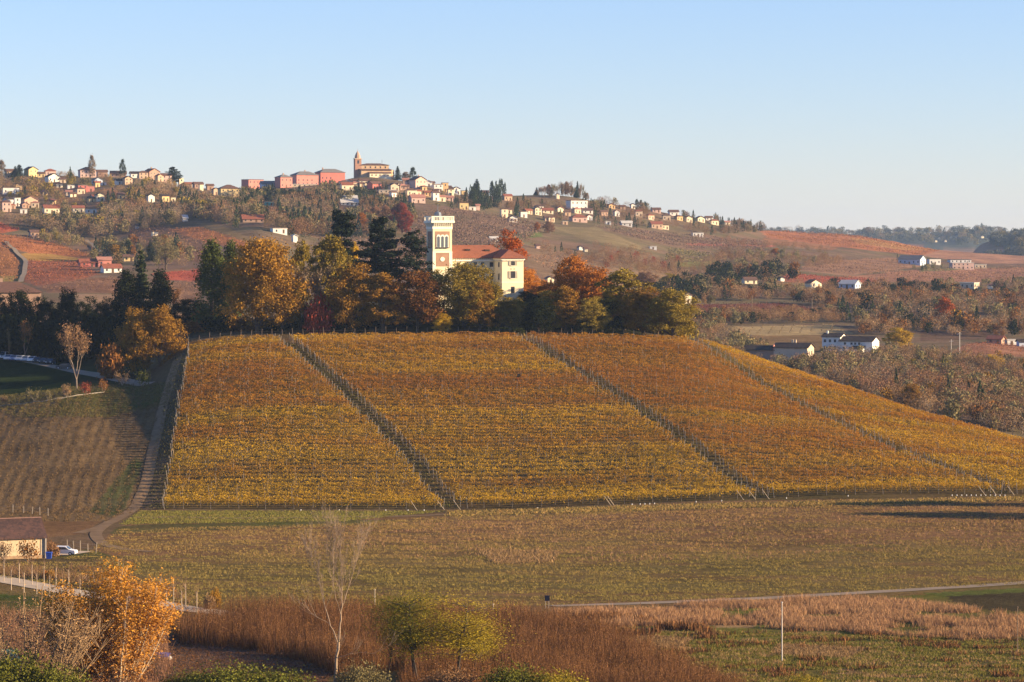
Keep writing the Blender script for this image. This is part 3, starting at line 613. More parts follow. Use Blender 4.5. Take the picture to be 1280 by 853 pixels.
# px, row of the foot, width, wall height (photo pixels), roof, wall colour, roof colour, turn, label
TOWN = [
 # ---- left end of the ridge
 (12,224,13,10,'gx','orange','brown',14,'orange brown house beside the bare poplar at the left end of the ridge'),
 (38,222,15,10,'gy','yellow','brown',28,'tall yellow house with dark shaded side right of the ridge conifers'),
 (51,222,9,5,'gx','yellow','brown',10,'low yellow extension right of the tall yellow ridge house'),
 (62,220,14,6,'hip','pink','red',12,'pink house just above the wide white gabled house'),
 (65,228,17,7,'gy','white','dark',20,'white house with wide gable and black sloping roof on the upper left slope'),
 (78,229,8,5,'gx','beige','brown',10,'small beige outbuilding right of the wide white gabled house'),
 (88,236,9,4,'flat','white','pale',10,'low white shed left of the red house'),
 (108,222,21,9,'hip','pink','brown',12,'large pink villa with many white windows high on the left ridge'),
 (121,230,12,5,'gy','bluegrey','grey',20,'pale grey gabled house below the large pink villa'),
 (125,232,14,3,'flat','white','pale',10,'long low white terrace wall before the grey gabled house'),
 (127,217,13,6,'gx','brown','brown',12,'brown pink house right of the pink villa on the skyline'),
 (147,217,20,4,'gx','brown','brown',6,'long brown house under the skyline cypress'),
 (102,241,13,9,'flat','red','grey',14,'bright red two storey house in the left village'),
 (113,240,9,7,'flat','rose','grey',10,'rose annex on the right of the bright red house'),
 (148,231,9,5,'gx','white','dark',20,'small white wing left of the orange gabled house'),
 (159,231,11,8,'gy','orange','dark',20,'pale orange gabled house above white terrace on the left slope'),
 (12,243,21,8,'flat','white','brown',10,'wide white villa with balconies near the left edge of the photo'),
 (11,257,14,8,'gx','grey','dark',25,'shaded grey house with dark roof under the wide white villa'),
 (21,258,8,10,'flat','white','pale',14,'narrow tall white house right of the shaded grey house'),
 (36,257,19,7,'gy','orange','pink',18,'orange house with low gable in the left village'),
 (7,265,12,12,'hip','pink','brown',14,'tall pink house at the left edge below the grey one'),
 (29,267,9,5,'flat','white','pale',8,'small white cottage among bushes below the orange gabled house'),
 (63,267,20,7,'gx','cream','red',12,'long cream house with red roof on the wooded slope, left of its twin'),
 (97,266,15,6,'gx','cream','red',10,'cream house with red roof in the wood below the cream gabled house'),
 (113,267,14,5,'flat','white','pale',10,'low white house at the right end of the lower village row'),
 (114,253,9,5,'gx','yellow','dark',16,'low yellow wing left of the cream gabled house'),
 (124,252,11,8,'gy','cream','dark',18,'cream gabled house with tall windows in the middle of the left slope'),
 (152,250,10,7,'gx','ochre','brown',10,'tan house half hidden by bare trees on the left slope'),
 (42,297,12,7,'gx','brown','brown',16,'small brown stone house at the edge of the red vineyards'),
 # ---- ridge to the right of the cypress
 (168,218,12,6,'gx','white','dark',12,'white topped house with dark eaves right of the skyline cypress'),
 (178,224,12,8,'hip','orange','brown',14,'plain orange house right below the skyline row'),
 (189,224,18,9,'gy','brown','red',28,'big house with red roof and dark side wall on the ridge'),
 (199,228,9,8,'gy','orange','red',24,'bright orange house with steep gable right of the big red roof'),
 (207,227,13,9,'gx','pink','brown',14,'pale pink house left of the umbrella pine'),
 (226,227,6,11,'flat','cream','pale',14,'narrow cream tower house right of the umbrella pine'),
 (234,228,11,5,'gx','orange','red',10,'low orange house at the end of the ridge row'),
 (247,236,12,6,'gx','brown','brown',16,'brown house where the ridge drops'),
 (251,239,5,8,'flat','cream','brown',14,'slim cream house beside the brown house where the ridge drops'),
 (262,238,9,6,'gx','brown','brown',14,'small brown pink house left of the wide yellow block'),
 (269,244,8,7,'gy','orange','brown',20,'orange gabled house touching the wide yellow block'),
 (285,247,25,11,'hip','yellow','brown',12,'wide yellow apartment block at the end of the left ridge'),
 (188,253,9,8,'gy','white','dark',18,'white gabled house deep in the wood below the ridge'),
 (205,252,11,7,'gx','yellow','dark',22,'yellow orange house in the wood below the ridge'),
 (216,253,6,6,'flat','cream','dark',10,'cream cottage at the right of the yellow orange house'),
 (231,277,6,2.5,'shed','white','pale',10,'tiny white hut under the trees above the orange field'),
 (193,295,7,5,'flat','cream','brown',14,'cream field hut standing alone in the brown vineyard'),
 (171,286,4,4,'gx','white','brown',10,'tiny white field shed at the top of the brown vineyard'),
 # ---- around the red schools
 (315,236,24,12,'flat','rose','dark',24,'dark red apartment block with balconies at the left of the red buildings'),
 (335,231,20,6,'gx','bluegrey','grey',10,'shaded blue grey house between the red blocks'),
 (354,232,19,13,'hip','rose','grey',24,'smallest of the three red buildings with a cream left side'),
 (380,231,33,13,'hip','rose','grey',20,'long red building with rows of pale windows in the middle of the three'),
 (412,230,36,14,'hip','red','grey',18,'largest red building with grey hipped roof left of the church tower'),
 (370,234,50,3,'flat','beige','pale',8,'pale retaining wall at the foot of the red buildings'),
 (433,238,15,7,'gx','cream','red',10,'cream house at the foot of the church hill on its left'),
 (442,231,10,5,'gx','beige','brown',8,'beige house just below the church tower'),
 (454,231,12,5,'gx','cream','brown',10,'cream row house under the church aisle'),
 (468,237,16,7,'gx','red','brown',26,'orange red house with dark side under the church'),
 (492,239,12,7,'gy','beige','brown',16,'beige gabled house at the right end of the church terrace'),
 (485,242,25,4,'flat','beige','pale',4,'stone terrace wall under the beige gabled house'),
 (436,257,22,3,'shed','grey','pale',6,'long pale roofed shed in the wood below the church'),
 (336,257,11,4,'flat','green','pale',6,'turquoise sports shelter in the wood below the red buildings'),
 (315,278,28,4,'gx','brown','red',8,'long red roofed barn in a clearing below the red buildings'),
 (348,292,19,6,'flat','white','pale',12,'flat white house left of the small white turret'),
 (368,303,6,8,'gy','white','pale',14,'small white turret standing alone above the gold trees'),
 # ---- right part of the hill town
 (522,236,19,11,'gy','pink','brown',26,'tall pink house with gable right of the two skyline conifers'),
 (514,245,13,7,'hip','cream','brown',10,'cream yellow house below the tall pink gabled house'),
 (521,254,19,7,'gx','pink','pink',12,'low pink house lowest under the tall pink gabled house'),
 (506,238,10,5,'gx','brown','brown',12,'brown house left of the tall pink gabled house'),
 (538,234,10,5,'gx','beige','brown',10,'beige house between the pink gable and the ochre block'),
 (547,240,12,9,'flat','white','brown',10,'white block joined to the tall ochre block'),
 (556,240,8,11,'flat','ochre','brown',10,'tall ochre block at the top right of the hill town'),
 (544,251,9,10,'gx','white','brown',16,'white house stepping down below the ochre block'),
 (552,252,9,6,'gx','cream','pink',10,'cream cottage on the lowest step below the ochre block'),
 (563,245,8,8,'hip','cream','brown',12,'cream house right of the ochre block'),
 (570,243,9,7,'gy','white','brown',14,'bright white gabled house near the right end of the hill town'),
 (580,242,8,5,'flat','yellow','brown',10,'small yellow house at the right end of the hill town'),
 (561,251,10,4,'gx','pink','pink',8,'low pinkish house beneath the bright white gabled house'),
 (579,262,12,8,'flat','yellow','brown',10,'square yellow house standing behind the villa tower'),
 (590,263,9,4,'flat','white','pale',8,'low white house right of the square yellow house'),
 (597,263,5,6,'gx','pink','pink',8,'small pinkish house behind the villa tower, right of the low white one'),
 (606,240,9,5,'gx','brown','brown',8,'roof peeping over the dark conifers right of the town'),
 # ---- behind the villa roof and the wooded dome
 (630,272,9,10,'flat','cream','brown',12,'two storey cream white house left end of the village below the dome'),
 (636,267,7,5,'gx','cream','brown',10,'small cream house touching the two storey cream white house'),
 (654,272,9,7,'flat','white','brown',12,'cubic white house in the village below the dome'),
 (672,269,9,8,'gy','cream','brown',12,'cream gabled house in the middle of the village below the dome'),
 (684,267,14,4,'gx','cream','red',8,'long cream wing right of the cream gabled house'),
 (685,277,10,5,'gx','orange','brown',10,'small orange house in the lower village below the dome'),
 (706,281,7,4,'flat','orange','pale',8,'low orange garage in the lower village below the dome'),
 (709,270,8,5,'gx','orange','brown',10,'orange house left of the big white apartment house'),
 (721,263,24,12,'flat','white','brown',14,'big white apartment house with two storeys under the wooded dome'),
 (723,278,20,6,'hip','pink','red',10,'long pink house below the big white apartment house'),
 (734,267,13,4,'gx','white','brown',8,'white row house right of the big white apartment house'),
 (634,251,11,6,'gx','orange','red',14,'orange house on the skyline left of the wooded dome'),
 (697,249,4,6,'gy','cream','brown',10,'tiny cream chapel at the left foot of the wooded dome'),
 (760,281,7,4,'flat','white','pale',8,'small white garage in the village right of the dome'),
 (617,302,10,4,'gx','white','pale',8,'white shed behind the villa roof'),
 (725,313,5,4,'gy','white','brown',14,'small white hut in the reddish brush on the far slope'),
 (732,315,4,3,'gx','cream','brown',10,'tiny cream hut beside the white hut in the brush'),
 (672,311,5,4,'gx','pink','brown',10,'tiny pinkish hut in the brown field right of the villa'),
 (816,312,9,3,'flat','grey','pale',6,'low grey shed in a green strip of the far slope'),
 (687,355,9,7,'gy','cream','brown',14,'cream gabled house peeping out right of the orange tree'),
 # ---- right hand village on the ridge
 (783,283,14,4,'gx','grey','pale',8,'grey white house low in the right ridge village'),
 (820,286,15,6,'gx','orange','red',10,'long orange house with red roof in the right ridge village'),
 (831,287,9,5,'flat','cream','brown',10,'cream wing of the long orange house in the right ridge village'),
 (842,270,12,5,'gx','white','brown',8,'white house on the crest of the right ridge village'),
 (861,278,8,6,'gy','cream','brown',12,'cream gabled house high in the right ridge village'),
 (872,296,14,4.5,'flat','white','pale',6,'plain white barn on the open slope under the right village'),
 (886,275,9,4,'gx','white','brown',8,'white house at the right side of the ridge crest'),
 (894,281,8,3,'flat','cream','pale',8,'low cream house right under the ridge crest'),
 (909,281,7,4,'gx','cream','pink',10,'last cream house with orange roof on the falling ridge'),
 (876,276,5,4,'flat','white','pale',8,'tiny white house right of the cream gabled house on the ridge'),
 (791,261,6,5,'gy','white','brown',12,'white house beside the pair of dark cypresses'),
 (820,266,11,4,'gx','pink','brown',8,'reddish house on the skyline of the right ridge village'),
 (778,262,7,4,'gx','brown','brown',8,'brown house among dark trees left of the pair of cypresses'),
 # ---- right slopes
 (1141,331,32,7,'gx','bluegrey','grey',-20,'big grey roofed winery shed with sunlit right end'),  # white shed, shade of its front put into the blue-grey wall
 (1168,331,15,7,'flat','white','dark',6,'white winery cube between the grey shed and the long hall'),
 (1200,329,27,4,'flat','white','dark',4,'long white winery hall with dark roof edge'),
 (1203,337,28,8,'flat','pink','pale',4,'pinkish winery wing with rows of windows'),
 (1225,336,15,5,'flat','beige','pale',4,'low beige winery annex at the right end'),
 (1213,361,21,7,'flat','beige','pale',-22,'lone pale cube house on the reddish slope'),
 (1238,361,5,3,'gx','white','brown',8,'tiny white house right of the lone pale cube house'),
 (1017,360,18,6,'gy','cream','red',20,'cream gabled farmhouse with red roof at the wood edge'),
 (1063,361,24,6,'gx','bluegrey','pale',-20,'long shaded barn with a sunlit right end'),  # white barn whose shade is painted in as blue-grey wall
 (977,352,6,4,'gy','white','dark',14,'small white gable showing between bare trees'),
 (937,355,17,5,'gx','cream','brown',10,'cream villa half hidden in the dark wood'),
 (859,380,10,11,'gy','cream','brown',12,'cream house at the right end of the hilltop trees'),
 (1246,430,20,6,'gx','brown','red',-18,'low red roofed barn on the round brown hillock'),
 (1264,431,12,5,'flat','white','pale',6,'white flat house near the right edge behind the hillock'),
 (1277,433,9,5,'gx','bluegrey','dark',8,'blue grey house cut by the right edge of the photo'),
 # ---- farm in the red fields, left
 (108,334,21,6,'gx','red','red',12,'dark red barn at the left of the farm in the vineyards'),
 (129,334,18,9,'gx','rose','pink',12,'rose farmhouse with pink roof in the vineyards'),
 (138,341,24,6,'gx','white','red',14,'white farm wing with red roof in front of the rose farmhouse'),
 (160,327,13,6,'gx','yellow','brown',10,'yellow house half hidden behind the farm in the vineyards'),
 (189,322,4,4,'gy','cream','brown',10,'tiny cream gable in the dark firs right of the farm'),
]
for row in TOWN:
    house(*row)
rf_ = random.Random(8)
FILL = [((490,566),(229,247),15,'small tiled house in the packed rows between the church and the ochre block','packed houses of the hill town'),
        ((424,468),(230,238),6,'small plain house crowded at the foot of the church terrace','crowded houses under the church'),
        ((6,130),(226,262),12,'small tiled house among the gardens of the left village','garden houses of the left village'),
        ((640,770),(258,280),9,'small house among trees in the village below the wooded dome','tree hidden houses below the dome'),
        ((770,900),(266,284),7,'small house among trees in the right ridge village','tree hidden houses of the right village')]
for (a_,b_),(c_,d_),n_,l_,g_ in FILL:
    for i in range(n_):
        q = a_+(b_-a_)*(i+rf_.random()*.9)/n_; y_ = rf_.uniform(c_,d_)
        if a_ > 700: y_ = c_+(d_-c_)*min(1,max(0,(q-a_)/(b_-a_)*.7+rf_.random()*.3))
        house(q,y_,rf_.uniform(7,11),rf_.uniform(4,6.5),rf_.choice(['gx','gy','hip']),rf_.choice(['cream','beige','white','pink','ochre','beige','brown','cream']),rf_.choice(['brown','brown','red','pink']),rf_.uniform(4,26),l_,group=g_)
house(5,392,84,64,'hip','brown','brown',10,'large house with broad brown roof behind the dark hedge, left edge', depth=52, dmin=880, D=925, pitch=.5)
FAR = [(1170,303,5),(1182,303,5),(1174,299,3.5),(1189,298,4),(1195,297,4),(1228,298,6)]
for px,py,w in FAR:
    house(px,py,w*.6,w*.45,'gy','cream','brown',10,'small pale house on the far blue hill',dmin=5000,group='houses on the far blue hill',wins=False)

# ------------------------------------------------------------------ the two farms on the valley floor
def farm_white():
    p = at(1064,1290); root = empty('farmhouse',(p.x,p.y+6,p.z),R(-24)); root.scale=(.88,.88,.78); tag(root,'long white farmhouse with roofs darkened as in shade beside the yellow tree','farmhouse')
    k = p.y/F
    def block(x0,x1,d,h,pitch,y0=0):
        w = x1-x0; cx = (x0+x1)/2
        for nm,(mm_,mat) in {'wall':(wall_mesh('gx',w,d,h,pitch),wallm('white')),'roof':(roof_mesh('gx',w,d,h,pitch)[0],roofm('dark'))}.items():  # near-black tiles: shade on the roof slopes is put into the colour
            mm_.build(nm,mat,root,loc=(cx,y0,0))
        return cx,w
    block(-12,-3.2,9,7.4,.38,.6); block(-3.15,12.5,10.5,5.4,.42)
    for i,(x,z) in enumerate([(-10.6,1.2),(-8.2,1.2),(-5.8,1.2),(-10.6,4.6),(-8.2,4.6),(-5.8,4.6)]):
        MB().box(x-.55,x+.55,-3.97,-3.7,z,z+1.5).build('window',GLASSY,root)
    for x,z in [(-1,1.0),(2.0,1.0),(4.5,1.0),(7.2,1.0),(-.5,3.5),(2.6,3.5),(4.4,3.5),(6.2,3.5)]:
        MB().box(x-.5,x+.5,-5.32,-5.1,z,z+1.2).build('window',GLASSY,root)
    MB().box(3.5,9.0,-9,-5.3,-1,1.6).build('lean_to',wallm('white'),root)
    MB().prism_x([(-9.4,1.5),(-5.3,2.9),(-5.3,3.1),(-9.4,1.7)],3.2,9.3).build('lean_to_roof',roofm('dark'),root)
    MB().box(-11,-10.3,-.4,.4,7,10.4).build('chimney',wallm('white'),root)
    HOUSE_BOX.append((1030,412,1102,443,p.y))
farm_white()
def farm_barn():
    p = at(976,1240); root = empty('farm_barn',(p.x,p.y+5,p.z),R(-22)); tag(root,'long dark roofed barn with pale stone gable left of the white farmhouse','barn')
    for x0,x1,d,h,y0,wl in ((-14,-1.2,8,3.6,0,'brown'),(-1.1,12.5,9,4.6,0,'beige')):
        w=x1-x0; cx=(x0+x1)/2
        wall_mesh('gx',w,d,h,.36).build('wall',wallm(wl),root,loc=(cx,y0,0)); roof_mesh('gx',w,d,h,.36)[0].build('roof',roofm('dark'),root,loc=(cx,y0,0))  # dark roof colour holds the shade of the slopes
    MB().box(-1.35,-1.0,-4.6,-3.3,3.6,5.6).build('parapet',wallm('rose'),root)
    MB().box(-15.6,-13.9,-4.2,-1.5,-2,2.6).build('porch',wallm('white'),root)
    for x in (5.2,6.4): MB().box(x-.3,x+.3,-.3,.3,5.5,7.6).build('chimney',wallm('beige'),root)
    for y in (-1.6,1.4): MB().box(12.4,12.55,y-.5,y+.5,1.6,3.2).build('window',GLASSY,root)
    HOUSE_BOX.append((934,424,1018,452,p.y))
farm_barn()

# ------------------------------------------------------------------ church on the ridge
def church():
    p = at(462,2480); k = p.y/F
    root = empty('church',(p.x,p.y+8,p.z+1.0),R(16)); root.scale=(1,1,.72); tag(root,'brick church with tall bell tower and long brown roof on the hilltop','church')
    brick = solid('church_brick',(.40,.22,.15),.9,.2,.5); plaster = solid('church_plaster',(.52,.36,.22),.9,.2,.4)
    tw = MB().box(-2.5,2.5,-2.5,2.5,-3,19).build('bell_tower',brick,root,loc=(-10.2,-1,0))
    MB().box(-2.9,2.9,-2.9,2.9,19,19.7).build('cornice',wallm('beige'),tw)
    MB().lathe([(2.3,19.7),(2.2,22.2),(1.9,23.2),(1.3,25.2),(.7,26.4),(.15,27.6),(.05,30.0)],n=8,rot=math.pi/8).build('spire',solid('spire_brick',(.42,.27,.19),.9),tw)
    for (x,y,a) in ((0,-2.55,0),(2.55,0,1)):
        m = MB(); (m.box(-.75,.75,-2.56,-2.3,14,17.6) if a==0 else m.box(2.3,2.56,-.75,.75,14,17.6)); m.build('belfry_opening',GLASSY,tw)
    m = MB(); m.box(-.28,.28,-2.55,-2.3,6,8); m.build('window',GLASSY,tw)
    wall_mesh('hip',22,11,12.5,.4).build('nave',plaster,root,loc=(3.2,2,0)); roof_mesh('hip',22,11,12.5,.34,.7)[0].build('nave_roof',roofm('brown'),root,loc=(3.2,2,0))
    MB().box(-9,14.5,-8.5,-3.52,-3,6.6).build('aisle',plaster,root)
    MB().prism_x([(-9.1,6.5),(-3.6,8.2),(-3.6,8.5),(-9.1,6.8)],-9.6,15.2).build('aisle_roof',roofm('brown'),root)
    MB().box(-3,14,-11.5,-8.55,-5,3.4).build('chapel_row',wallm('cream'),root)
    MB().prism_x([(-12,3.4),(-8.5,4.6),(-8.5,4.9),(-12,3.7)],-3.5,14.6).build('chapel_roof',roofm('brown'),root)
    MB().lathe([(4.2,-4),(4.2,7),(4.4,7.1),(.2,8.6)],n=10).build('apse',plaster,root,loc=(14.3,-3,0))
    for i in range(5): MB().box(-4.5+i*4-.45,-4.5+i*4+.45,-3.62,-3.3,9.2,11.2).build('window',GLASSY,root)
    for i in range(5): MB().box(-1.2+i*3.2-.45,-1.2+i*3.2+.45,-11.56,-11.3,.6,2.2).build('window',GLASSY,root)
    MB().box(9.9,10.1,1.9,2.1,15,18.5).build('roof_cross',GLASSY,root)
    HOUSE_BOX.append((440,188,486,228,p.y))
church()

# ------------------------------------------------------------------ the villa with its belvedere tower
def arch(m, cx, z0, w, h, y0, y1, n=10):
    r = w/2; prof = [(cx-r,z0),(cx+r,z0)]+[(cx+r*math.cos(t),z0+h-r+r*math.sin(t)) for t in np.linspace(0,math.pi,n)]
    return m.prism_y(prof,y0,y1)
def villa():
    cream = solid('villa_plaster',(.80,.69,.45),.9,.10,.3); brick = solid('villa_brick',(.38,.225,.145),.9,.18,1.2)
    white = solid('villa_trim',(.86,.79,.62),.8,.08,.5); shade = solid('shutter_grey',(.42,.37,.28),.7); roof = tiles('villa_tiles',(.29,.105,.06),(.22,.085,.052))
    lead = solid('lead_grey',(.16,.19,.23),.6)
    D = 866; z0 = (HY-373)*D/F
    root = empty('villa',((616-CX)/F*D, D, z0), R(19)); tag(root,'cream villa with square belvedere tower and terracotta roof among the hilltop trees','villa')
    S = 1/math.cos(R(19)); px = lambda q: (q-616)*D/F*S; zz = lambda y: (HY-y)*D/F-z0
    # tower
    cx = px(550.4); hw = 2.68; dd = 5.6; yf = -2.2
    tw = MB().box(cx-hw,cx+hw,yf,yf+dd,-4,zz(287)).build('tower',cream,root)
    o = lambda e: (cx-hw-e,cx+hw+e,yf-e,yf+dd+e)
    MB().box(*o(.12),zz(287)+.003,zz(283.6)).box(*o(.62),zz(279),zz(276.8)).box(*o(.55),zz(276.8)+.003,zz(276)).build('cornice',white,tw)
    MB().box(*o(.10),zz(283.6)+.003,zz(279)-.003).build('frieze',cream,tw)
    for face in (0,1):
        m = MB()
        for i in range(9):
            u = -hw+.3+i*(2*hw-.6)/8
            pr = [(0,zz(284)),(0,zz(279.2)),(-.62,zz(279.2)),(-.30,zz(281.5))]
            if face == 0: m.prism_x([(yf-.1+a,b) for a,b in pr],cx+u-.13,cx+u+.13)
            else: m.prism_y([(cx-hw-.1+a,b) for a,b in pr],yf+dd/2+u*.95-.13,yf+dd/2+u*.95+.13)
        m.build('corbels',white,tw)
    # parapet with balusters
    m = MB(); e = .5; t0, t1 = zz(276), zz(270.6)
    x0,x1,y0,y1 = o(e)
    m.box(x0,x1,y0,y0+.3,t1-.25,t1).box(x0,x1,y1-.3,y1,t1-.25,t1).box(x0,x0+.3,y0+.3,y1-.3,t1-.25,t1).box(x1-.3,x1,y0+.3,y1-.3,t1-.25,t1)
    for q in (x0,(x0+x1)/2-.7,(x0+x1)/2+.4,x1-.35):
        m.box(q,q+.35,y0+.01,y0+.29,t0,t1-.25); m.box(q,q+.35,y1-.29,y1-.01,t0,t1-.25)
    for q in (y0+dd/2-.2,): m.box(x0+.01,x0+.29,q,q+.4,t0,t1-.25); m.box(x1-.29,x1-.01,q,q+.4,t0,t1-.25)
    m.build('parapet',white,tw)
    m = MB()
    for i in range(13):
        q = x0+.35+i*(x1-x0-.7)/12
        m.box(q-.07,q+.07,y0+.08,y0+.22,t0,t1-.26); m.box(q-.07,q+.07,y1-.22,y1-.08,t0,t1-.26)
    for i in range(20):
        q = y0+.5+i*(y1-y0-1)/19
        m.box(x0+.08,x0+.22,q-.07,q+.07,t0,t1-.26); m.box(x1-.22,x1-.08,q-.07,q+.07,t0,t1-.26)
    m.build('balusters',white,tw)
    MB().lathe([(1.0,t0),(1.0,t1+.5),(.85,t1+1.0),(.3,t1+1.2),(.08,t1+1.4),(.05,t1+3.2)],cx-.4,yf+dd/2,n=8).build('roof_lantern',lead,tw)
    # brick panels and triple arched windows, front and left faces
    def panel(za,zb,w):
        MB().box(cx-w,cx+w,yf-.05,yf+.2,zz(za),zz(zb)).build('brick_panel',brick,tw)
    panel(310.5,289.5,2.05); panel(333,316,2.05)
    for i in (-1,0,1):
        a = cx+i*1.13
        w_ = arch(MB(),a,zz(309.2),1.14,zz(294.6)-zz(309.2)+.25,yf-.16,yf+.1).build('arched_window',white,tw)
        arch(MB(),a,zz(309),.74,zz(296)-zz(309)+.1,yf-.20,yf+.0).build('pane',solid('arch_glass',(.10,.115,.13),.3,.1,1,.5),w_)
        MB().box(a-.45,a+.45,yf-.32,yf-.05,zz(310.6),zz(309.4)).build('sill',GLASSY,w_)
    MB().box(cx-hw-.10,cx+hw+.10,yf-.12,yf+.1,zz(316),zz(314.6)).build('string_course',white,tw)
    MB().lathe([(.62,-.06),(.62,.06)],n=20).build('round_window',white,tw).matrix_local = __import__('mathutils').Matrix.Translation((cx,yf-.08,zz(324))) @ __import__('mathutils').Matrix.Rotation(R(90),4,'X')
    MB().box(cx-hw-.05,cx-hw+.2,yf+1.0,yf+dd-1.0,zz(310.5),zz(289.5)).build('brick_panel',brick,tw)
    for q in (1.5,2.6,3.7):
        MB().box(cx-hw-.12,cx-hw+.1,yf+q-.37+.2,yf+q+.37+.2,zz(309),zz(296)).build('arched_window',GLASSY,tw)
    for e_ in (-1,1):     # quoins
        MB().box(cx+e_*(hw-.35)-.42,cx+e_*(hw-.35)+.42,yf-.08,yf+.2,-3.5,zz(316)-.02).build('corner_strip',white,tw)
    # main body behind, wing in front on the right
    bx0, bx1 = cx+hw+.003, px(625); by0, by1 = .6, 10.6; eh = zz(323.2)
    MB().box(bx0,bx1,by0,by1,-4,eh).build('main_wall',cream,root)
    r = MB(); zr = zz(306.5); a0,a1,b0,b1 = bx0-.0,bx1+4,by0-.7,by1+.7
    r.add([(a0,b0,eh+.02),(a1,b0,eh+.02),(a1,b1,eh+.02),(a0,b1,eh+.02),(a0,(b0+b1)/2,zr),(a1-4.6,(b0+b1)/2,zr),(a0,b0,eh+.2),(a1,b0,eh+.2),(a1,b1,eh+.2),(a0,b1,eh+.2)],
          [(0,3,2,1),(0,1,7,6),(1,2,8,7),(2,3,9,8),(3,0,6,4,9),(6,7,5,4),(7,8,5),(8,9,4,5)])
    r.build('main_roof',roof,root)
    MB().box(bx0,bx1+.1,by0-.35,by0+.1,eh-.75,eh-.35).build('main_cornice',white,root)
    m = MB()
    for i in range(26):
        q = bx0+.3+i*(bx1-bx0-.5)/25; m.box(q-.09,q+.09,by0-.5,by0-.02,eh-.34,eh-.003)
    m.build('eaves_brackets',white,root)
    wx0, wx1 = px(618.6), px(645.4); wy0, wy1 = -6.0, 9.5
    MB().box(wx0,wx1,wy0,wy1,-4,eh).build('wing_wall',cream,root)
    a0,a1,b0,b1 = wx0-.75,wx1+.75,wy0-.75,wy1+.75; cxw=(wx0+wx1)/2; zp = zz(312); hw2=(a1-a0)/2
    MB().add([(a0,b0,eh+.03),(a1,b0,eh+.03),(a1,b1,eh+.03),(a0,b1,eh+.03),(a0,b0,eh+.24),(a1,b0,eh+.24),(a1,b1,eh+.24),(a0,b1,eh+.24),(cxw,b0+hw2,zp),(cxw,b1-hw2,zp)],
             [(0,3,2,1),(0,1,5,4),(1,2,6,5),(2,3,7,6),(3,0,4,7),(4,5,8),(5,6,9,8),(6,7,9),(7,4,8,9)]).build('wing_roof',roof,root)
    MB().box(wx0-.3,wx1+.3,wy0-.3,wy1+.3,eh-.42,eh+.028).build('wing_cornice',white,root)
    m = MB()
    for i in range(15):
        q = wx0+.2+i*(wx1-wx0-.4)/14; m.box(q-.1,q+.1,wy0-.26,wy0-.01,eh-.72,eh-.43)
    for i in range(12):
        q = wy0+.2+i*.56; m.box(wx0-.26,wx0-.01,q-.1,q+.1,eh-.72,eh-.43)
    m.build('eaves_brackets',white,root)
    MB().box(wx0-.06,wx1+.06,wy0-.06,wy0+.1,zz(353.2),zz(352.2)).build('string_course',white,root)
    wc = px(632)
    for (yt,yb,hw_) in ((326.6,332,.55),(339,347.8,.62),(358.2,366.5,.5)):
        w_ = MB().box(wc-hw_,wc+hw_,wy0-.05,wy0+.1,zz(yb),zz(yt)).build('window',GLASSY,root)
        if yt < 350:
            for s in (-1,1): MB().box(wc+s*(hw_+.34)-.33,wc+s*(hw_+.34)+.33,wy0-.12,wy0-.02,zz(yb),zz(yt)).build('shutter',shade,w_)
        MB().box(wc-hw_-.1,wc+hw_+.1,wy0-.18,wy0-.055,zz(yb)-.16,zz(yb)-.003).build('sill',white,w_)
    for s in (-.45,.45): MB().box(wc+s-.18,wc+s+.18,wy0-.05,wy0+.1,zz(337),zz(335.4)).build('wall_ornament',shade,root)
    for q,yt,yb in ((605,328,334),(616,328,334),(605,342,350),(616,342,350),(596,328,334),(585,328,334),(575,328,334),(585,342,350)):
        x = px(q)-.2; w_ = MB().box(x-.5,x+.5,by0-.05,by0+.1,zz(yb),zz(yt)).build('window',GLASSY,root)
        MB().box(x-.6,x+.6,by0-.14,by0-.055,zz(yb)-.14,zz(yb)-.003).build('sill',white,w_)
    for y_ in (-3.4,):
        for yt,yb in ((328,334),(342,350)): MB().box(wx0-.05,wx0+.1,y_-.5,y_+.5,zz(yb),zz(yt)).build('window',GLASSY,root)
    for q,d_ in ((589,3.2),(613,3.0)): # skylights lying on the tiles
        x = px(q); zt = eh+.2+(zr-eh-.2)*((d_-(by0-.7))/(5.7)); MB().box(x-.7,x+.7,d_-.4,d_+.3,zt-.1,zt+.35).build('roof_dormer',roofm('dark'),root)
    MB().box(px(600),px(612),-3.3,.58,-3,zz(357)).build('porch',cream,root)
    MB().box(px(600)-.3,px(612)+.3,-3.6,.58,zz(357)+.003,zz(355.6)).build('porch_roof',white,root)
villa()

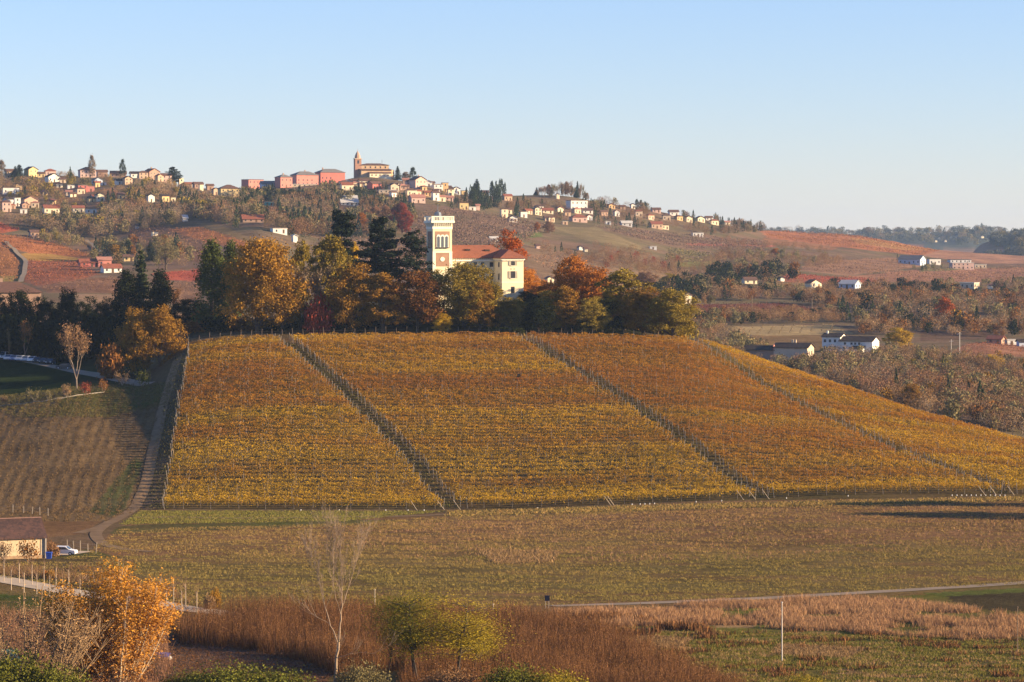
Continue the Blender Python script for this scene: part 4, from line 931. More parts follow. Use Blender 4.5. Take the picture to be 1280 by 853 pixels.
# ------------------------------------------------------------------ stone barn in the near left corner
def stone_barn():
    D = 528; z0 = float(height((20-CX)/F*D,D))
    xr = (57.5-CX)/F*D; k = D/F
    root = empty('stone_barn',(xr,D,z0),R(22)); tag(root,'sunlit stone barn with brown tiled roof at the left edge','barn')
    stone = solid('barn_stone',(.56,.43,.27),.95,.28,1.4,bump=.5,bscale=3.0)
    L_ = 17; dp = 7.6; h = 27.5*k; rise = 17.5*k+1.2
    MB().prism_x([(0,-1.5),(dp,-1.5),(dp,h),(dp/2,h+rise*.72),(0,h)],-L_,0).build('wall',stone,root)
    e = .5; sl_ = rise*.72/(dp/2)
    rf = MB().prism_x([(-e,h-e*sl_+.03),(dp/2,h+rise*.72+.03),(dp+e,h-e*sl_+.03),(dp+e,h-e*sl_+.2),(dp/2,h+rise*.72+.2),(-e,h-e*sl_+.2)],-L_-.4,.12).build('roof',tiles('barn_tiles',(.11,.058,.045),(.05,.032,.03)),root)
    MB().prism_x([(dp/2-.25,h+rise*.72+.205),(dp/2+.25,h+rise*.72+.205),(dp/2,h+rise*.72+.36)],-L_-.4,.1).build('ridge_tiles',tiles('ridge_t',(.30,.17,.12),(.2,.12,.09)),rf)
    MB().box(-.9,-.15,-.07,.1,-1,h-.2).build('corner_pier',stone,root)
    MB().box(-L_,0.06,-.10,.1,-1.4,.55).build('plinth',solid('barn_plinth',(.36,.24,.14),.95,.3,1.5),root)
    MB().box(-9.6,-7.9,-.05,.1,.56,2.5).build('door',SHUT,root)
    MB().box(-.25,-.0,-.35,-.1,-.6,h-.1).build('downpipe',solid('pipe_grey',(.30,.26,.22),.6),root)
    HOUSE_BOX.append((0,648,58,693,D))
stone_barn()
# ------------------------------------------------------------------ tree kinds (metres); each returns crown arrays and wood segments
def limb(segs, rng, p, d, L, r, n=4, bend=.18, up=.05, r1=None):
    """one wandering limb; returns its points"""
    p = np.array(p,float); d = np.array(d,float)/np.linalg.norm(d); pts=[p.copy()]; r1 = r*.35 if r1 is None else r1
    for i in range(n):
        d = d+rng.normal(0,bend,3)+np.array([0,0,up]); d /= np.linalg.norm(d)
        q = p+d*L/n; segs.append((p.copy(),q.copy(),r+(r1-r)*i/n,r+(r1-r)*(i+1)/n)); p = q; pts.append(p.copy())
    return pts, d
def k_broad(seed, H=15, W=13, lobes=12, cl=80, per=42, card=.52, low=.09, gap=.5, peak=.0):
    rng = np.random.default_rng(seed); segs=[]; C=[]; T=[]; G=[]
    tr,_ = limb(segs,rng,(0,0,-.6),(0,0,1),H*.42,H*.024,4,.05,.1,H*.015)
    cents=[]
    for i in range(lobes):
        a = i*2.4+rng.uniform(0,.8); t = (i+.5)/lobes; z = H*(low+.12+(.80-low)*t)
        rr = W*.5*(.62*math.sqrt(max(.05,1-((z/H-.48)/.56)**2)))*rng.uniform(.55,1.1)
        if t > .85: rr *= .3
        R_ = W*rng.uniform(.19,.29)*(1.05-.25*t)
        cents.append((rr*math.cos(a),rr*math.sin(a),z,R_))
        b = tr[min(4,1+int(t*4))]
        limb(segs,rng,b,np.array([rr*math.cos(a),rr*math.sin(a),z])-b,np.linalg.norm(np.array([rr*math.cos(a),rr*math.sin(a),z])-b),H*.011,4,.1,0,H*.003)
    ncl = cl
    for i in range(ncl):
        x,y,z,R_ = cents[rng.integers(len(cents))]; v = rnd_dirs(rng,1)[0]; v[2] = v[2]*.9+.12
        c = np.array([x,y,z])+v*R_*rng.uniform(.70,1.12)
        if c[2] < H*low: c[2] = H*low+rng.uniform(0,1)
        rc = W*rng.uniform(.030,.058); n = int(per*rng.uniform(.5,1.4))
        C.append(c+rng.normal(0,1,(n,3))*rc*np.array([1,1,.75])); t = rng.random(); g = rng.uniform(.2,.8)
        T.append(np.clip(t*.7+rng.random(n)*.3,0,1)); G.append(np.clip(g+rng.normal(0,.18,n),0,1))
    C=np.concatenate(C); T=np.concatenate(T); G=np.concatenate(G)
    V,Fc = cards(C,card,rng)
    return V,Fc,tint4(T,G),segs,H,W
def k_poplar(seed,H=18,W=6,cl=90,per=60,card=.5,low=.12,gaps=.3):
    rng=np.random.default_rng(seed); segs=[]; C=[];T=[];G=[]
    tr,_=limb(segs,rng,(0,0,-.6),(0,0,1),H*.95,H*.016,8,.025,.1,.03)
    for i in range(22):
        t=rng.uniform(low,.85); a=rng.uniform(0,6.28); b=np.array([0,0,H*t]); L=H*.22*(1.1-t)+.6
        pts,_=limb(segs,rng,b,(math.cos(a)*.5,math.sin(a)*.5,1),L,H*.005,3,.1,.05,.015)
    for i in range(cl):
        t=rng.uniform(low,1); w=W*.5*(math.sin(math.pi*min(1,(t-low*.6)/(1.04-low*.6))**.75)*.9+.08)
        a=rng.uniform(0,6.28); r=w*math.sqrt(rng.uniform(.15,1)); c=np.array([r*math.cos(a),r*math.sin(a),H*t])
        n=int(per*rng.uniform(.4,1.4)); C.append(c+rng.normal(0,1,(n,3))*W*np.array([.07,.07,.13])); T.append(np.clip(rng.random()*.6+rng.random(n)*.4,0,1)); G.append(np.clip(rng.uniform(.25,.75)+rng.normal(0,.2,n),0,1))
    C=np.concatenate(C); V,Fc=cards(C,card,rng); return V,Fc,tint4(np.concatenate(T),np.concatenate(G)),segs,H,W
def k_cedar(seed,H=22,W=11,dens=1.0,low=.16,top=.9,card=.5,leanx=0.):
    rng=np.random.default_rng(seed); segs=[];C=[];T=[];G=[]
    tr,_=limb(segs,rng,(0,0,-.6),(leanx,0,1),H*.97,H*.024,8,.018,.1,.06)
    tr=np.array(tr)
    z=low*H
    while z<H*.97:
        t=z/H; k=np.interp(t,[low,.3,.55,.75,.9,1.0],[.55,.85,.95,.72,.45,.14])*W*.5
        nb=int(rng.integers(3,6)*(1 if dens>.8 else .75)); a0=rng.uniform(0,6.28)
        for j in range(nb):
            a=a0+j*6.28/nb+rng.normal(0,.35); L=k*rng.uniform(.5,1.2); zb=z+rng.normal(0,.55); b=np.array([np.interp(zb,tr[:,2],tr[:,0]),np.interp(zb,tr[:,2],tr[:,1]),zb])
            pts,_=limb(segs,rng,b,(math.cos(a),math.sin(a),(.12 if t<.8 else .4)+rng.normal(0,.12)),L,H*.006,3,.07,-.03,.02)
            pts=np.array(pts); n=int(120*dens*(L/4+.35)); u=rng.uniform(.15,1,n)**.8; idx=np.clip(u*3,0,2.999); i=idx.astype(int); f=(idx-i)[:,None]
            c=pts[i]*(1-f)+pts[i+1]*f; sp=.12+.30*L*.35*np.sin(np.pi*np.clip(u,.05,.95))
            c=c+np.column_stack([rng.normal(0,1,n)*sp,rng.normal(0,1,n)*sp,rng.normal(0.05,.30,n)-.10*u*L*.3])
            C.append(c);T.append(np.clip(rng.random()*.6+rng.random(n)*.4,0,1));G.append(np.clip(rng.uniform(.3,.7)+rng.normal(0,.2,n),0,1))
        z+=H*rng.uniform(.028,.060)
    C=np.concatenate(C);V,Fc=cards(C,card,rng,flat=.55); return V,Fc,tint4(np.concatenate(T),np.concatenate(G)),segs,H,W
def k_feather(seed,H=22,W=7,cl=110,per=80,card=.5):
    """tall feathery conifer: hanging clumps up a column"""
    rng=np.random.default_rng(seed);segs=[];C=[];T=[];G=[]
    limb(segs,rng,(0,0,-.6),(0,0,1),H*.97,H*.02,8,.015,.1,.05)
    for i in range(cl):
        t=rng.uniform(.06,1)**.9; w=W*.5*np.interp(t,[0,.25,.6,.85,1],[.9,1,.8,.5,.08])*rng.uniform(.55,1.15); a=rng.uniform(0,6.28)
        c=np.array([w*.75*math.cos(a),w*.75*math.sin(a),H*t]); segs.append((np.array([0,0,H*t-.3]),c,.07,.02))
        n=int(per*rng.uniform(.5,1.3)); C.append(c+rng.normal(0,1,(n,3))*np.array([.085,.085,.12])*W-np.array([0,0,.4])); T.append(np.clip(rng.random()*.6+rng.random(n)*.4,0,1)); G.append(np.clip(rng.uniform(.2,.8)+rng.normal(0,.2,n),0,1))
    C=np.concatenate(C);V,Fc=cards(C,card,rng);return V,Fc,tint4(np.concatenate(T),np.concatenate(G)),segs,H,W
def k_spruce(seed,H=16,W=6.5,card=.42,dens=1.0):
    rng=np.random.default_rng(seed);segs=[];C=[];T=[];G=[]
    limb(segs,rng,(0,0,-.6),(0,0,1),H,H*.016,6,.01,.1,.03)
    z=.06*H
    while z<H*.985:
        k=W*.5*(1-z/H)**.85+.12; nb=int(rng.integers(6,10)); a0=rng.uniform(0,6.28)
        for j in range(nb):
            a=a0+j*6.28/nb+rng.normal(0,.25); L=k*rng.uniform(.65,1.12); tip=np.array([L*math.cos(a),L*math.sin(a),z-.12*L]); segs.append((np.array([0,0,z]),tip,.05,.015))
            n=int((16+L*26)*dens); u=rng.uniform(.1,1,n)[:,None]; c=np.array([0,0,z])*(1-u)+tip*u+rng.normal(0,1,(n,3))*np.array([.25,.25,.22])*(.5+L*.2)
            C.append(c);T.append(np.clip(rng.random()*.5+rng.random(n)*.5,0,1));G.append(np.clip(rng.uniform(.3,.7)+rng.normal(0,.2,n),0,1))
        z+=H*rng.uniform(.035,.055)
    C=np.concatenate(C);V,Fc=cards(C,card,rng,flat=.2);return V,Fc,tint4(np.concatenate(T),np.concatenate(G)),segs,H,W
def branching(segs,rng,p,d,L,r,lev,ends,spread=.55,up=.12,kids=(2,4),n=3,shrink=.66):
    pts,dd=limb(segs,rng,p,d,L,r,n,.10,up*.5,r*.45)
    if lev==0:
        ends.append(pts[-1]); ends.append(pts[1]); return
    for i in range(int(rng.integers(*kids))+1):
        f=rng.uniform(.35,1.0) if i else 1.0; j=f*n; a=int(min(j,n-1e-6)); q=pts[a]+(pts[a+1]-pts[a])*(j-a)
        s=rnd_dirs(rng,1)[0]; s-=s.dot(dd)*dd; s/=np.linalg.norm(s)+1e-9; sp=spread*rng.uniform(.5,1.2)
        branching(segs,rng,q,dd+s*sp+np.array([0,0,up]),L*shrink*rng.uniform(.75,1.15),max(r*(.62 if i==0 else .42)*(1-.2*f),.012),lev-1,ends,spread,up,kids,n,shrink)
def k_bare(seed,H=14,W=9,lev=4,leaves=6,card=.28,thick=1.0,twig=True,up=.2,spread=.5,per=1.0,mult=1):
    rng=np.random.default_rng(seed);segs=[];ends=[]
    pts,dd=limb(segs,rng,(0,0,-.8),(0,0,1),H*.24,H*.017*thick,3,.04,.1,H*.013*thick)
    for i in range(4):
        a=i*1.6+rng.uniform(0,.6); branching(segs,rng,pts[-1 if i<2 else -2],(math.cos(a)*spread,math.sin(a)*spread,1),H*.27*rng.uniform(.85,1.15),H*.009*thick,lev-1,ends,spread,up)
    E=np.array(ends); mx=max(E[:,2].max(),1); wx=np.percentile(abs(E[:,:2]),97)*2
    n=len(E)*leaves; C=np.repeat(E,leaves,0)+rng.normal(0,.30,(n,3))
    V,Fc=cards(C,card,rng); T=rng.random(n); G=rng.random(n)
    return V,Fc,tint4(T,G),segs,mx,wx
def k_bush(seed,H=3,W=5,cl=46,per=46,card=.4):
    rng=np.random.default_rng(seed);segs=[];C=[];T=[];G=[]
    for i in range(cl):
        a=rng.uniform(0,6.28); r=W*.42*math.sqrt(rng.random()); z=H*(.15+.75*rng.random()*math.sqrt(max(0,1-(r/(W*.5))**2))); c=np.array([r*math.cos(a),r*math.sin(a),z])
        n=int(per*rng.uniform(.6,1.3)); C.append(c+rng.normal(0,1,(n,3))*H*.12); T.append(np.clip(rng.random()*.6+rng.random(n)*.4,0,1)); G.append(np.clip(rng.uniform(.25,.75)+rng.normal(0,.2,n),0,1))
        if i%3==0: segs.append((np.array([0,0,-.3]),c,.05,.015))
    C=np.concatenate(C);V,Fc=cards(C,card,rng);return V,Fc,tint4(np.concatenate(T),np.concatenate(G)),segs,H,W
def k_locust(seed,H=11,W=6,lean=.15,dens=1.0):
    """open tree: thin leaning trunk, flat feathery sprays"""
    rng=np.random.default_rng(seed);segs=[];C=[];T=[];G=[]
    tr,_=limb(segs,rng,(0,0,-1.5),(lean,0,1),H*.9,.085,6,.06,.06,.03); tr=np.array(tr)
    for i in range(34):
        t=rng.uniform(.36,1)**.8; b=np.array([np.interp(t*tr[-1,2],tr[:,2],tr[:,k]) for k in range(3)]); a=rng.uniform(0,6.28); L=W*.5*rng.uniform(.4,1.0)*(1.2-.6*t)
        pts,_=limb(segs,rng,b,(math.cos(a),math.sin(a),.55),L,.045,3,.12,.02,.012); pts=np.array(pts)
        for q in range(int(5*dens)):
            c=pts[rng.integers(1,4)]+rng.normal(0,.35,3); n=int(85*dens)
            C.append(c+rng.normal(0,1,(n,3))*np.array([.55,.55,.2])); T.append(np.clip(rng.random()*.7+rng.random(n)*.3,0,1)); G.append(np.clip(rng.uniform(.3,.7)+rng.normal(0,.2,n),0,1))
    C=np.concatenate(C);V,Fc=cards(C,.085,rng,flat=.3);return V,Fc,tint4(np.concatenate(T),np.concatenate(G)),segs,H,W

BARK=solid('bark_brown',(.10,.07,.05),.95,.3,2.0); BARKP=solid('bark_pale',(.46,.36,.25),.9,.25,2.0); BARKG=solid('bark_grey',(.20,.155,.12),.95,.3,2.0); BARKT=solid('bark_twig',(.24,.15,.095),.95,.3,2.0)
PROTO={}
def proto(key,fn,*a,bark=BARK,sides=5,**k):
    V,Fc,T,segs,H,W=fn(*a,**k)
    dummy=leaf('any',(.1,.1,.05),(.1,.1,.05))
    cm=make_mesh('crown_'+key,V,[Fc],[dummy],tint=T); wv,wf=tubes(segs,sides); tm=make_mesh('trunk_'+key,wv,[wf],[bark],smooth=True)
    H=float(np.percentile(V[:,2],99.7)); W=2*float(np.percentile(np.hypot(V[:,0],V[:,1]),95))*.93
    PROTO[key]=(cm,tm,H,W)
for i in range(5): proto('broad%d'%i,k_broad,10+i,cl=210,per=105,card=.40)
proto('big0',k_broad,19,cl=420,per=85,card=.33,lobes=16)
for i in range(3): proto('open%d'%i,k_broad,30+i,H=16,W=11,lobes=9,cl=110,per=80,card=.38,low=.20)
for i in range(2): proto('tall%d'%i,k_broad,40+i,H=18,W=9,lobes=12,cl=190,per=95,card=.39,low=.08)
for i in range(2): proto('poplar%d'%i,k_poplar,50+i)
proto('cedar0',k_cedar,60,H=24,W=11.5,dens=1.5,card=.56); proto('cedar1',k_cedar,61,H=23,W=11,dens=1.9,card=.56); proto('cedar2',k_cedar,62,H=17,W=9,dens=.85,low=.2)
for i in range(2): proto('feather%d'%i,k_feather,70+i)
for i in range(2): proto('spruce%d'%i,k_spruce,80+i)
for i in range(3): proto('bare%d'%i,k_bare,90+i,bark=BARKG,sides=4)
for i in range(2): proto('thin%d'%i,k_bare,95+i,H=13,W=7,lev=4,leaves=3,bark=BARKT,sides=4,up=.35,spread=.35)
for i in range(3): proto('bush%d'%i,k_bush,100+i)
# leaf colours
LC={'gold':((.33,.165,.022),(.215,.120,.022)),'orange':((.46,.165,.022),(.33,.12,.020)),'bright':((.46,.20,.030),(.36,.13,.022)),'flame':((.42,.105,.020),(.30,.075,.018)),
    'olive':((.30,.21,.030),(.20,.15,.028)),'yellow':((.62,.40,.030),(.45,.28,.028)),'rust':((.26,.108,.026),(.17,.08,.026)),'brown':((.26,.145,.068),(.185,.11,.058)),
    'dark':((.015,.023,.010),(.027,.029,.011)),'cedar':((.022,.034,.024),(.034,.044,.026)),'green':((.105,.115,.028),(.06,.076,.020)),'ygreen':((.16,.15,.022),(.09,.105,.020)),  # 'dark' evergreens lowered further, deep hedge shade held in the colour
    'red':((.28,.055,.030),(.19,.045,.028)),'greyb':((.25,.172,.102),(.19,.138,.086)),'tan':((.34,.21,.10),(.25,.16,.085)),'rosy':((.27,.135,.075),(.20,.115,.068)),'gbrown':((.22,.175,.075),(.155,.135,.065)),'bluegreen':((.030,.045,.030),(.045,.055,.032)),'conif':((.034,.052,.024),(.052,.062,.027)),'farhaze':((.085,.098,.085),(.13,.13,.10))}  # last entry, far hills: haze is put into a lighter leaf colour
LM=lambda k: leaf(k,*LC[k])
TREES=[]; rt=random.Random(3)
KIND={'big':'broadleaf_tree','broad':'broadleaf_tree','open':'broadleaf_tree','tall':'broadleaf_tree','poplar':'poplar_tree','cedar':'cedar_tree','feather':'conifer_tree','spruce':'spruce_tree','bare':'bare_tree','thin':'bare_tree','bush':'shrub','locust':'locust_tree','sap':'young_tree','willow':'poplar_tree','birch':'bare_tree','umbrella':'pine_tree'}
CAT={'shrub':'shrub','spruce_tree':'conifer','conifer_tree':'conifer','cedar_tree':'cedar'}
def tree(key,px,top,base,w,col,label,D=None,group=None,dmin=700,name=None,rz=None):
    p=at(px,D) if D else hit(px,base,dmin)
    k=p.y/F; cm,tm,H,W=PROTO[key]; ztop=(HY-top)*k; h=max(.8,ztop-p.z); ww=w*k
    nm=name or KIND[key.rstrip('0123456789')]
    root=empty(nm,(p.x,p.y,p.z-.1),rt.uniform(0,6.28) if rz is None else rz); tag(root,label,CAT.get(nm,'tree'),group)
    s=(ww/W*1.12,ww/W*1.12,h/H)
    for n_,me in (('trunk',tm),('crown',cm)):
        o=link(n_,me,root); o.scale=s
        if n_=='crown': o.material_slots[0].link='OBJECT'; o.material_slots[0].material=LM(col)
    TREES.append((px,top,base,w,p.y))
    return root
HILLTOP=[ # prototype, px, top, foot, width, colour, label, distance
 # dark hedge and trees in the shade on the far left
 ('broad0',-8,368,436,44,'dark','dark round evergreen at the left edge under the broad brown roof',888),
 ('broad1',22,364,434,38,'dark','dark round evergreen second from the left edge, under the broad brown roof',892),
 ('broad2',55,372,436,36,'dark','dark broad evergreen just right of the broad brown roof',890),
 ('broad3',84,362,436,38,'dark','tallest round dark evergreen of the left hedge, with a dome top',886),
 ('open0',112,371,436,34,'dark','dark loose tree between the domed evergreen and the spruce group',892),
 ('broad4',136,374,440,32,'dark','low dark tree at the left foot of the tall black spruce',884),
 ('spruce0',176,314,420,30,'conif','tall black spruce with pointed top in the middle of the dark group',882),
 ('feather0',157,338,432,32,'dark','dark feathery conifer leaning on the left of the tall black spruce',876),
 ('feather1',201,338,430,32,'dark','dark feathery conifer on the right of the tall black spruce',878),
 ('bare0',217,352,410,22,'rust','small bare reddish tree right of the dark conifer group',880),
 ('broad1',236,374,432,40,'dark','dark round tree in the gap left of the big gold tree',870),
 ('broad2',258,384,430,36,'rust','dark rusty low tree at the foot of the feathery green conifer',846),
 ('broad0',205,398,436,30,'dark','dark shrubby tree behind the twin gold trees',862),
 ('thin0',31,400,440,20,'rust','small reddish half bare tree on the shaded lawn behind the parked cars',862),
 ('thin1',11,410,437,8,'gbrown','slim pale sapling on the shaded lawn near the left edge',862),
 ('bare1',96,403,496,36,'brown','tall half bare tree with pale trunk and gold leaves low down, beside the parking road',772),
 ('broad3',168,386,459,42,'gold','left one of the twin gold trees above the pale road bend',806),
 ('broad4',200,384,457,52,'gold','right one of the twin gold trees, rounder, beside the lane',804),
 ('bush0',137,430,463,26,'rust','low brown bush left of the twin gold trees',800),
 # the hilltop wood, from the left
 ('feather0',264,300,418,34,'green','tall feathery green conifer at the left end of the hilltop wood',838),
 ('feather1',288,302,412,26,'green','second feathery green conifer half behind the big gold tree',846),
 ('big0',322,300,420,86,'gold','largest gold tree of the hilltop wood with dark forked trunk',822),
 ('open1',352,360,417,34,'gold','small gold tree leaning out right of the largest gold tree',822),
 ('tall0',375,302,417,30,'olive','slim olive gold tree right of the largest gold tree',832),
 ('bare2',394,328,417,44,'greyb','bare grey brown tree left of the olive domed tree',824),
 ('tall1',416,296,414,42,'olive','tall olive brown tree with domed top left of the big cedar',834),
 ('bush1',398,370,417,30,'red','dark red shrub at the foot of the bare grey tree',820),
 ('cedar0',427,264,400,54,'cedar','big layered cedar standing highest in the hilltop wood',852),
 ('tall0',441,304,372,18,'yellow','bright yellow tree peeping out behind the big layered cedar',872),
 ('broad2',441,330,418,52,'gold','gold brown tree in front of the big layered cedar',822),
 ('cedar1',481,273,392,50,'cedar','dense dark cedar with flat top left of the villa tower',858),
 ('tall1',479,342,420,44,'gold','brown gold tree below the dense dark cedar',820),
 ('broad1',522,340,419,60,'rust','rusty orange tree left of the foot of the villa tower',822),
 ('cedar2',524,288,392,44,'cedar','sparse grey pine touching the left side of the villa tower',856),
 ('broad3',553,391,421,22,'yellow','small bright yellow tree low at the vineyard edge',817),
 ('big0',580,330,421,66,'olive','big olive gold tree in front of the villa tower and roof',826),
 ('broad0',600,352,421,40,'gold','gold brown tree in front of the villa facade',822),
 ('open2',544,337,421,30,'olive','thin olive tree hiding the left corner of the villa tower base',829),
 ('tall0',619,352,420,26,'olive','narrow olive tree before the shaded villa facade',824),
 ('broad2',645,372,420,44,'olive','olive green round tree below the villa corner wing',824),
 ('broad1',673,374,426,34,'dark','dark evergreen nearest to the vineyard below the villa wing',812),
 ('open2',640,288,372,46,'flame','tall flame orange tree behind the villa corner wing',884),
 ('broad3',659,336,378,34,'bright','bright orange tree right of the villa corner wing',876),
 ('broad4',685,352,395,44,'rust','dark brown tree right of the bright orange tree',860),
 ('broad0',659,364,392,28,'dark','dark green bush tree at the right foot of the villa wing',850),
 ('broad2',690,364,420,42,'olive','dull olive tree right of the dark evergreen nearest to the vineyard',822),
 ('tall1',706,358,420,34,'gold','gold pointed tree in the middle of the right half of the wood',820),
 ('broad1',713,321,400,46,'orange','round dark orange tree standing tall in the right half of the wood',846),
 ('broad3',743,334,405,56,'orange','wide orange tree right of the round dark orange tree',842),
 ('broad0',757,372,420,40,'dark','dark green tree under the wide orange tree',828),
 ('broad4',738,372,420,44,'olive','olive tree in front of the wide orange tree',820),
 ('tall0',780,337,418,54,'olive','tall olive brown tree near the right end of the wood',828),
 ('broad2',803,360,421,48,'gold','gold brown tree second from the right end of the wood',822),
 ('broad1',841,362,423,54,'olive','olive gold tree at the right end of the hilltop wood',818),
 ('open0',822,366,421,40,'rust','brown tree between the last two gold trees of the wood',826),
]
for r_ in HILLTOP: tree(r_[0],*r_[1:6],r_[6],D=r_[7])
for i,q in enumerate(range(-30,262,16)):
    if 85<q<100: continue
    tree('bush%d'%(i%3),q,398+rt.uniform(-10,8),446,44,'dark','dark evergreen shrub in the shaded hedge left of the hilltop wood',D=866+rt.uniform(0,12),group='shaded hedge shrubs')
# dark undergrowth closing the wood's foot
rng=np.random.default_rng(77)
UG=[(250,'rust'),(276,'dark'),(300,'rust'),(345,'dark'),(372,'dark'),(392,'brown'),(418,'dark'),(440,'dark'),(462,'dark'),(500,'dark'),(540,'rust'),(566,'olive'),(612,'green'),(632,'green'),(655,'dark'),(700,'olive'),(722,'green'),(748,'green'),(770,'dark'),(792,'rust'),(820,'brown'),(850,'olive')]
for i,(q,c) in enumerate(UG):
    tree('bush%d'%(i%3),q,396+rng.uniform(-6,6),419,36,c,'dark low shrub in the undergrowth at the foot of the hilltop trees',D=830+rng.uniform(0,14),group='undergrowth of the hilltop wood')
# saplings along the little wall on the left
for i in range(2):
    proto('sap%d'%i,k_bare,120+i,H=4,W=4,lev=3,leaves=6,card=.22,bark=BARKP,sides=4,up=.2,spread=.7)
for q,t_,b_,w_,c_,l_ in [(4,492,508,11,'tan','young pale tree at the left edge beside the low wall'),(43,483,502,16,'gbrown','widest young tree on the shaded lawn above the low wall'),(60,486,501,9,'gbrown','slim young tree in the middle of the low wall'),(82,478,497,11,'tan','young tree just left of the tall half bare tree'),
    (106,476,494,14,'red','young tree with dark red leaves right of the tall half bare tree'),(129,472,491,13,'rust','young reddish tree on the sunlit end of the bank'),(153,462,482,16,'tan','young fan shaped tree below the pale road bend'),(178,462,483,18,'ygreen','young vase shaped tree beside the lane, rightmost of the saplings')]:
    tree('sap%d'%(int(q)%2),q,t_,b_,w_,c_,l_,dmin=690)
tree('sap0',33,671,694,24,'rust','small red leaved tree in front of the stone barn wall',D=519)
tree('sap1',6,673,694,16,'brown','small bare brown tree in front of the stone barn at the left edge',D=520)
tree('bush1',66,678,690,16,'brown','brown bush between the stone barn and the white car',D=531)
# trees standing alone on far ground
SOLO=[('broad0',1124,410,440,30,'yellow','round yellow tree right of the white farmhouse'),('broad3',1139,480,516,28,'gold','golden bush like tree at the edge of the vineyard hill, right'),
 ('tall0',1181,372,412,22,'flame','flame red tree in the dark valley wood on the right'),('broad2',1242,443,462,22,'yellow','low yellow tree below the round brown hillock'),
 ('broad1',805,340,362,28,'rosy','rusty round tree on the tan field right of the wood'),('broad4',838,342,364,28,'olive','olive round tree on the tan field beside the rusty one'),
 ('bare0',954,420,444,16,'greyb','grey bush tree beside the pale striped field'),('feather0',160,300,322,9,'conif','small dark fir left of the yellow farm house'),('spruce1',188,303,326,15,'bluegreen','dark blue fir right of the yellow farm house'),
 ('open0',207,298,338,26,'gbrown','tall pale bare poplar right of the farm in the vineyards'),('spruce0',147,316,330,11,'conif','dark fir behind the rose farmhouse'),('broad2',128,300,312,14,'gold','gold bush on the fallow strip above the farm'),
 ('poplar0',2,200,225,9,'greyb','bare poplar on the skyline at the left edge'),('poplar1',115,194,222,8,'greyb','pair of bare poplars behind the pink villa on the skyline'),('poplar1',153,199,216,7,'conif','dark cypress on the left skyline'),
 ('spruce0',24,206,224,13,'bluegreen','blue green conifer group on the ridge left of the tall yellow house'),('spruce1',19,208,224,9,'bluegreen','smaller conifer leaning on the ridge conifer group'),
 ('cedar1',218,209,232,17,'conif','dark umbrella shaped pine on the left ridge'),('spruce0',497,208,221,8,'conif','left one of two small conifers on the skyline beside the church'),('poplar0',516,209,220,8,'conif','right one of two small conifers on the skyline beside the church'),
 ('broad0',507,215,222,10,'greyb','bare bush between two small skyline conifers'),('spruce1',596,224,246,11,'bluegreen','tall dark conifer on the skyline right of the hill town'),('spruce0',583,234,246,4,'conif','tiny cypress beside the small yellow house on the ridge'),
 ('poplar0',796,249,263,5,'conif','left cypress of the dark pair on the right ridge'),('poplar1',801,250,263,5,'conif','right cypress of the dark pair on the right ridge'),
 ('broad1',671,278,290,7,'orange','small round orange tree in the far field right of the villa'),('broad3',686,276,292,12,'rosy','rusty tree beside the small round orange tree in the far field'),
 ('broad4',888,368,380,10,'gbrown','pale round tree behind the dark red field'),('broad0',880,366,380,6,'tan','slim tan tree beside the cream house at the wood end'),
 ('broad2',969,310,322,12,'orange','orange tree in the brush below the orange ridge'),('broad1',1108,380,410,16,'tan','tan tree in front of the dark valley wood'),
 ('bare1',1250,412,428,14,'rust','bare rusty tree by the red roofed barn on the hillock'),('broad0',1085,284,296,10,'greyb','dark bush tree on the crest of the orange ridge'),
 ('broad3',1090,446,462,30,'gbrown','olive bush right of the white farmhouse'),('broad4',1160,446,458,22,'ygreen','yellow green bush by the pale farm track')]
for r_ in SOLO: tree(*r_[:7],dmin=1000)
# the dome of trees on the right skyline
rng=np.random.default_rng(21)
cs=['bluegreen','greyb','brown','rosy','rosy','gbrown','gbrown','greyb','greyb','brown','brown','gbrown','conif','greyb','gbrown','tan']
for i in range(36):
    q=668+68*(i+.5)/36; tp=np.interp(q,[668,680,700,712,726,736],[239,235,230,229,232,244])+rng.uniform(-4.5,4)
    c=cs[int((q-668)/68*16)]
    tree(rng.choice(['thin0','tall0','poplar0','bare1','thin1']) if c not in('bluegreen','conif') else 'spruce%d'%(i%2),q,tp,250,rng.uniform(4,6.5),c,'autumn tree in the wooded dome on the right skyline' if c not in('bluegreen','conif') else 'dark conifer in the wooded dome on the right skyline',D=2690+rng.uniform(-40,20),group='trees of the wooded dome')
# the red copse
for q,t_,b_,w_,c_ in [(503,254,292,18,'red'),(494,256,291,16,'red'),(508,264,294,14,'red'),(482,257,288,15,'rosy'),(470,258,286,14,'rosy'),(451,266,290,12,'orange'),(459,262,288,13,'rosy'),(446,272,292,9,'orange')]:
    tree('tall%d'%(int(q)%2),q,t_,b_,w_,c_,'red autumn tree of the copse below the hill town' if c_=='red' else 'rusty autumn tree left in the copse below the hill town',dmin=1300,group='red and rusty copse trees')

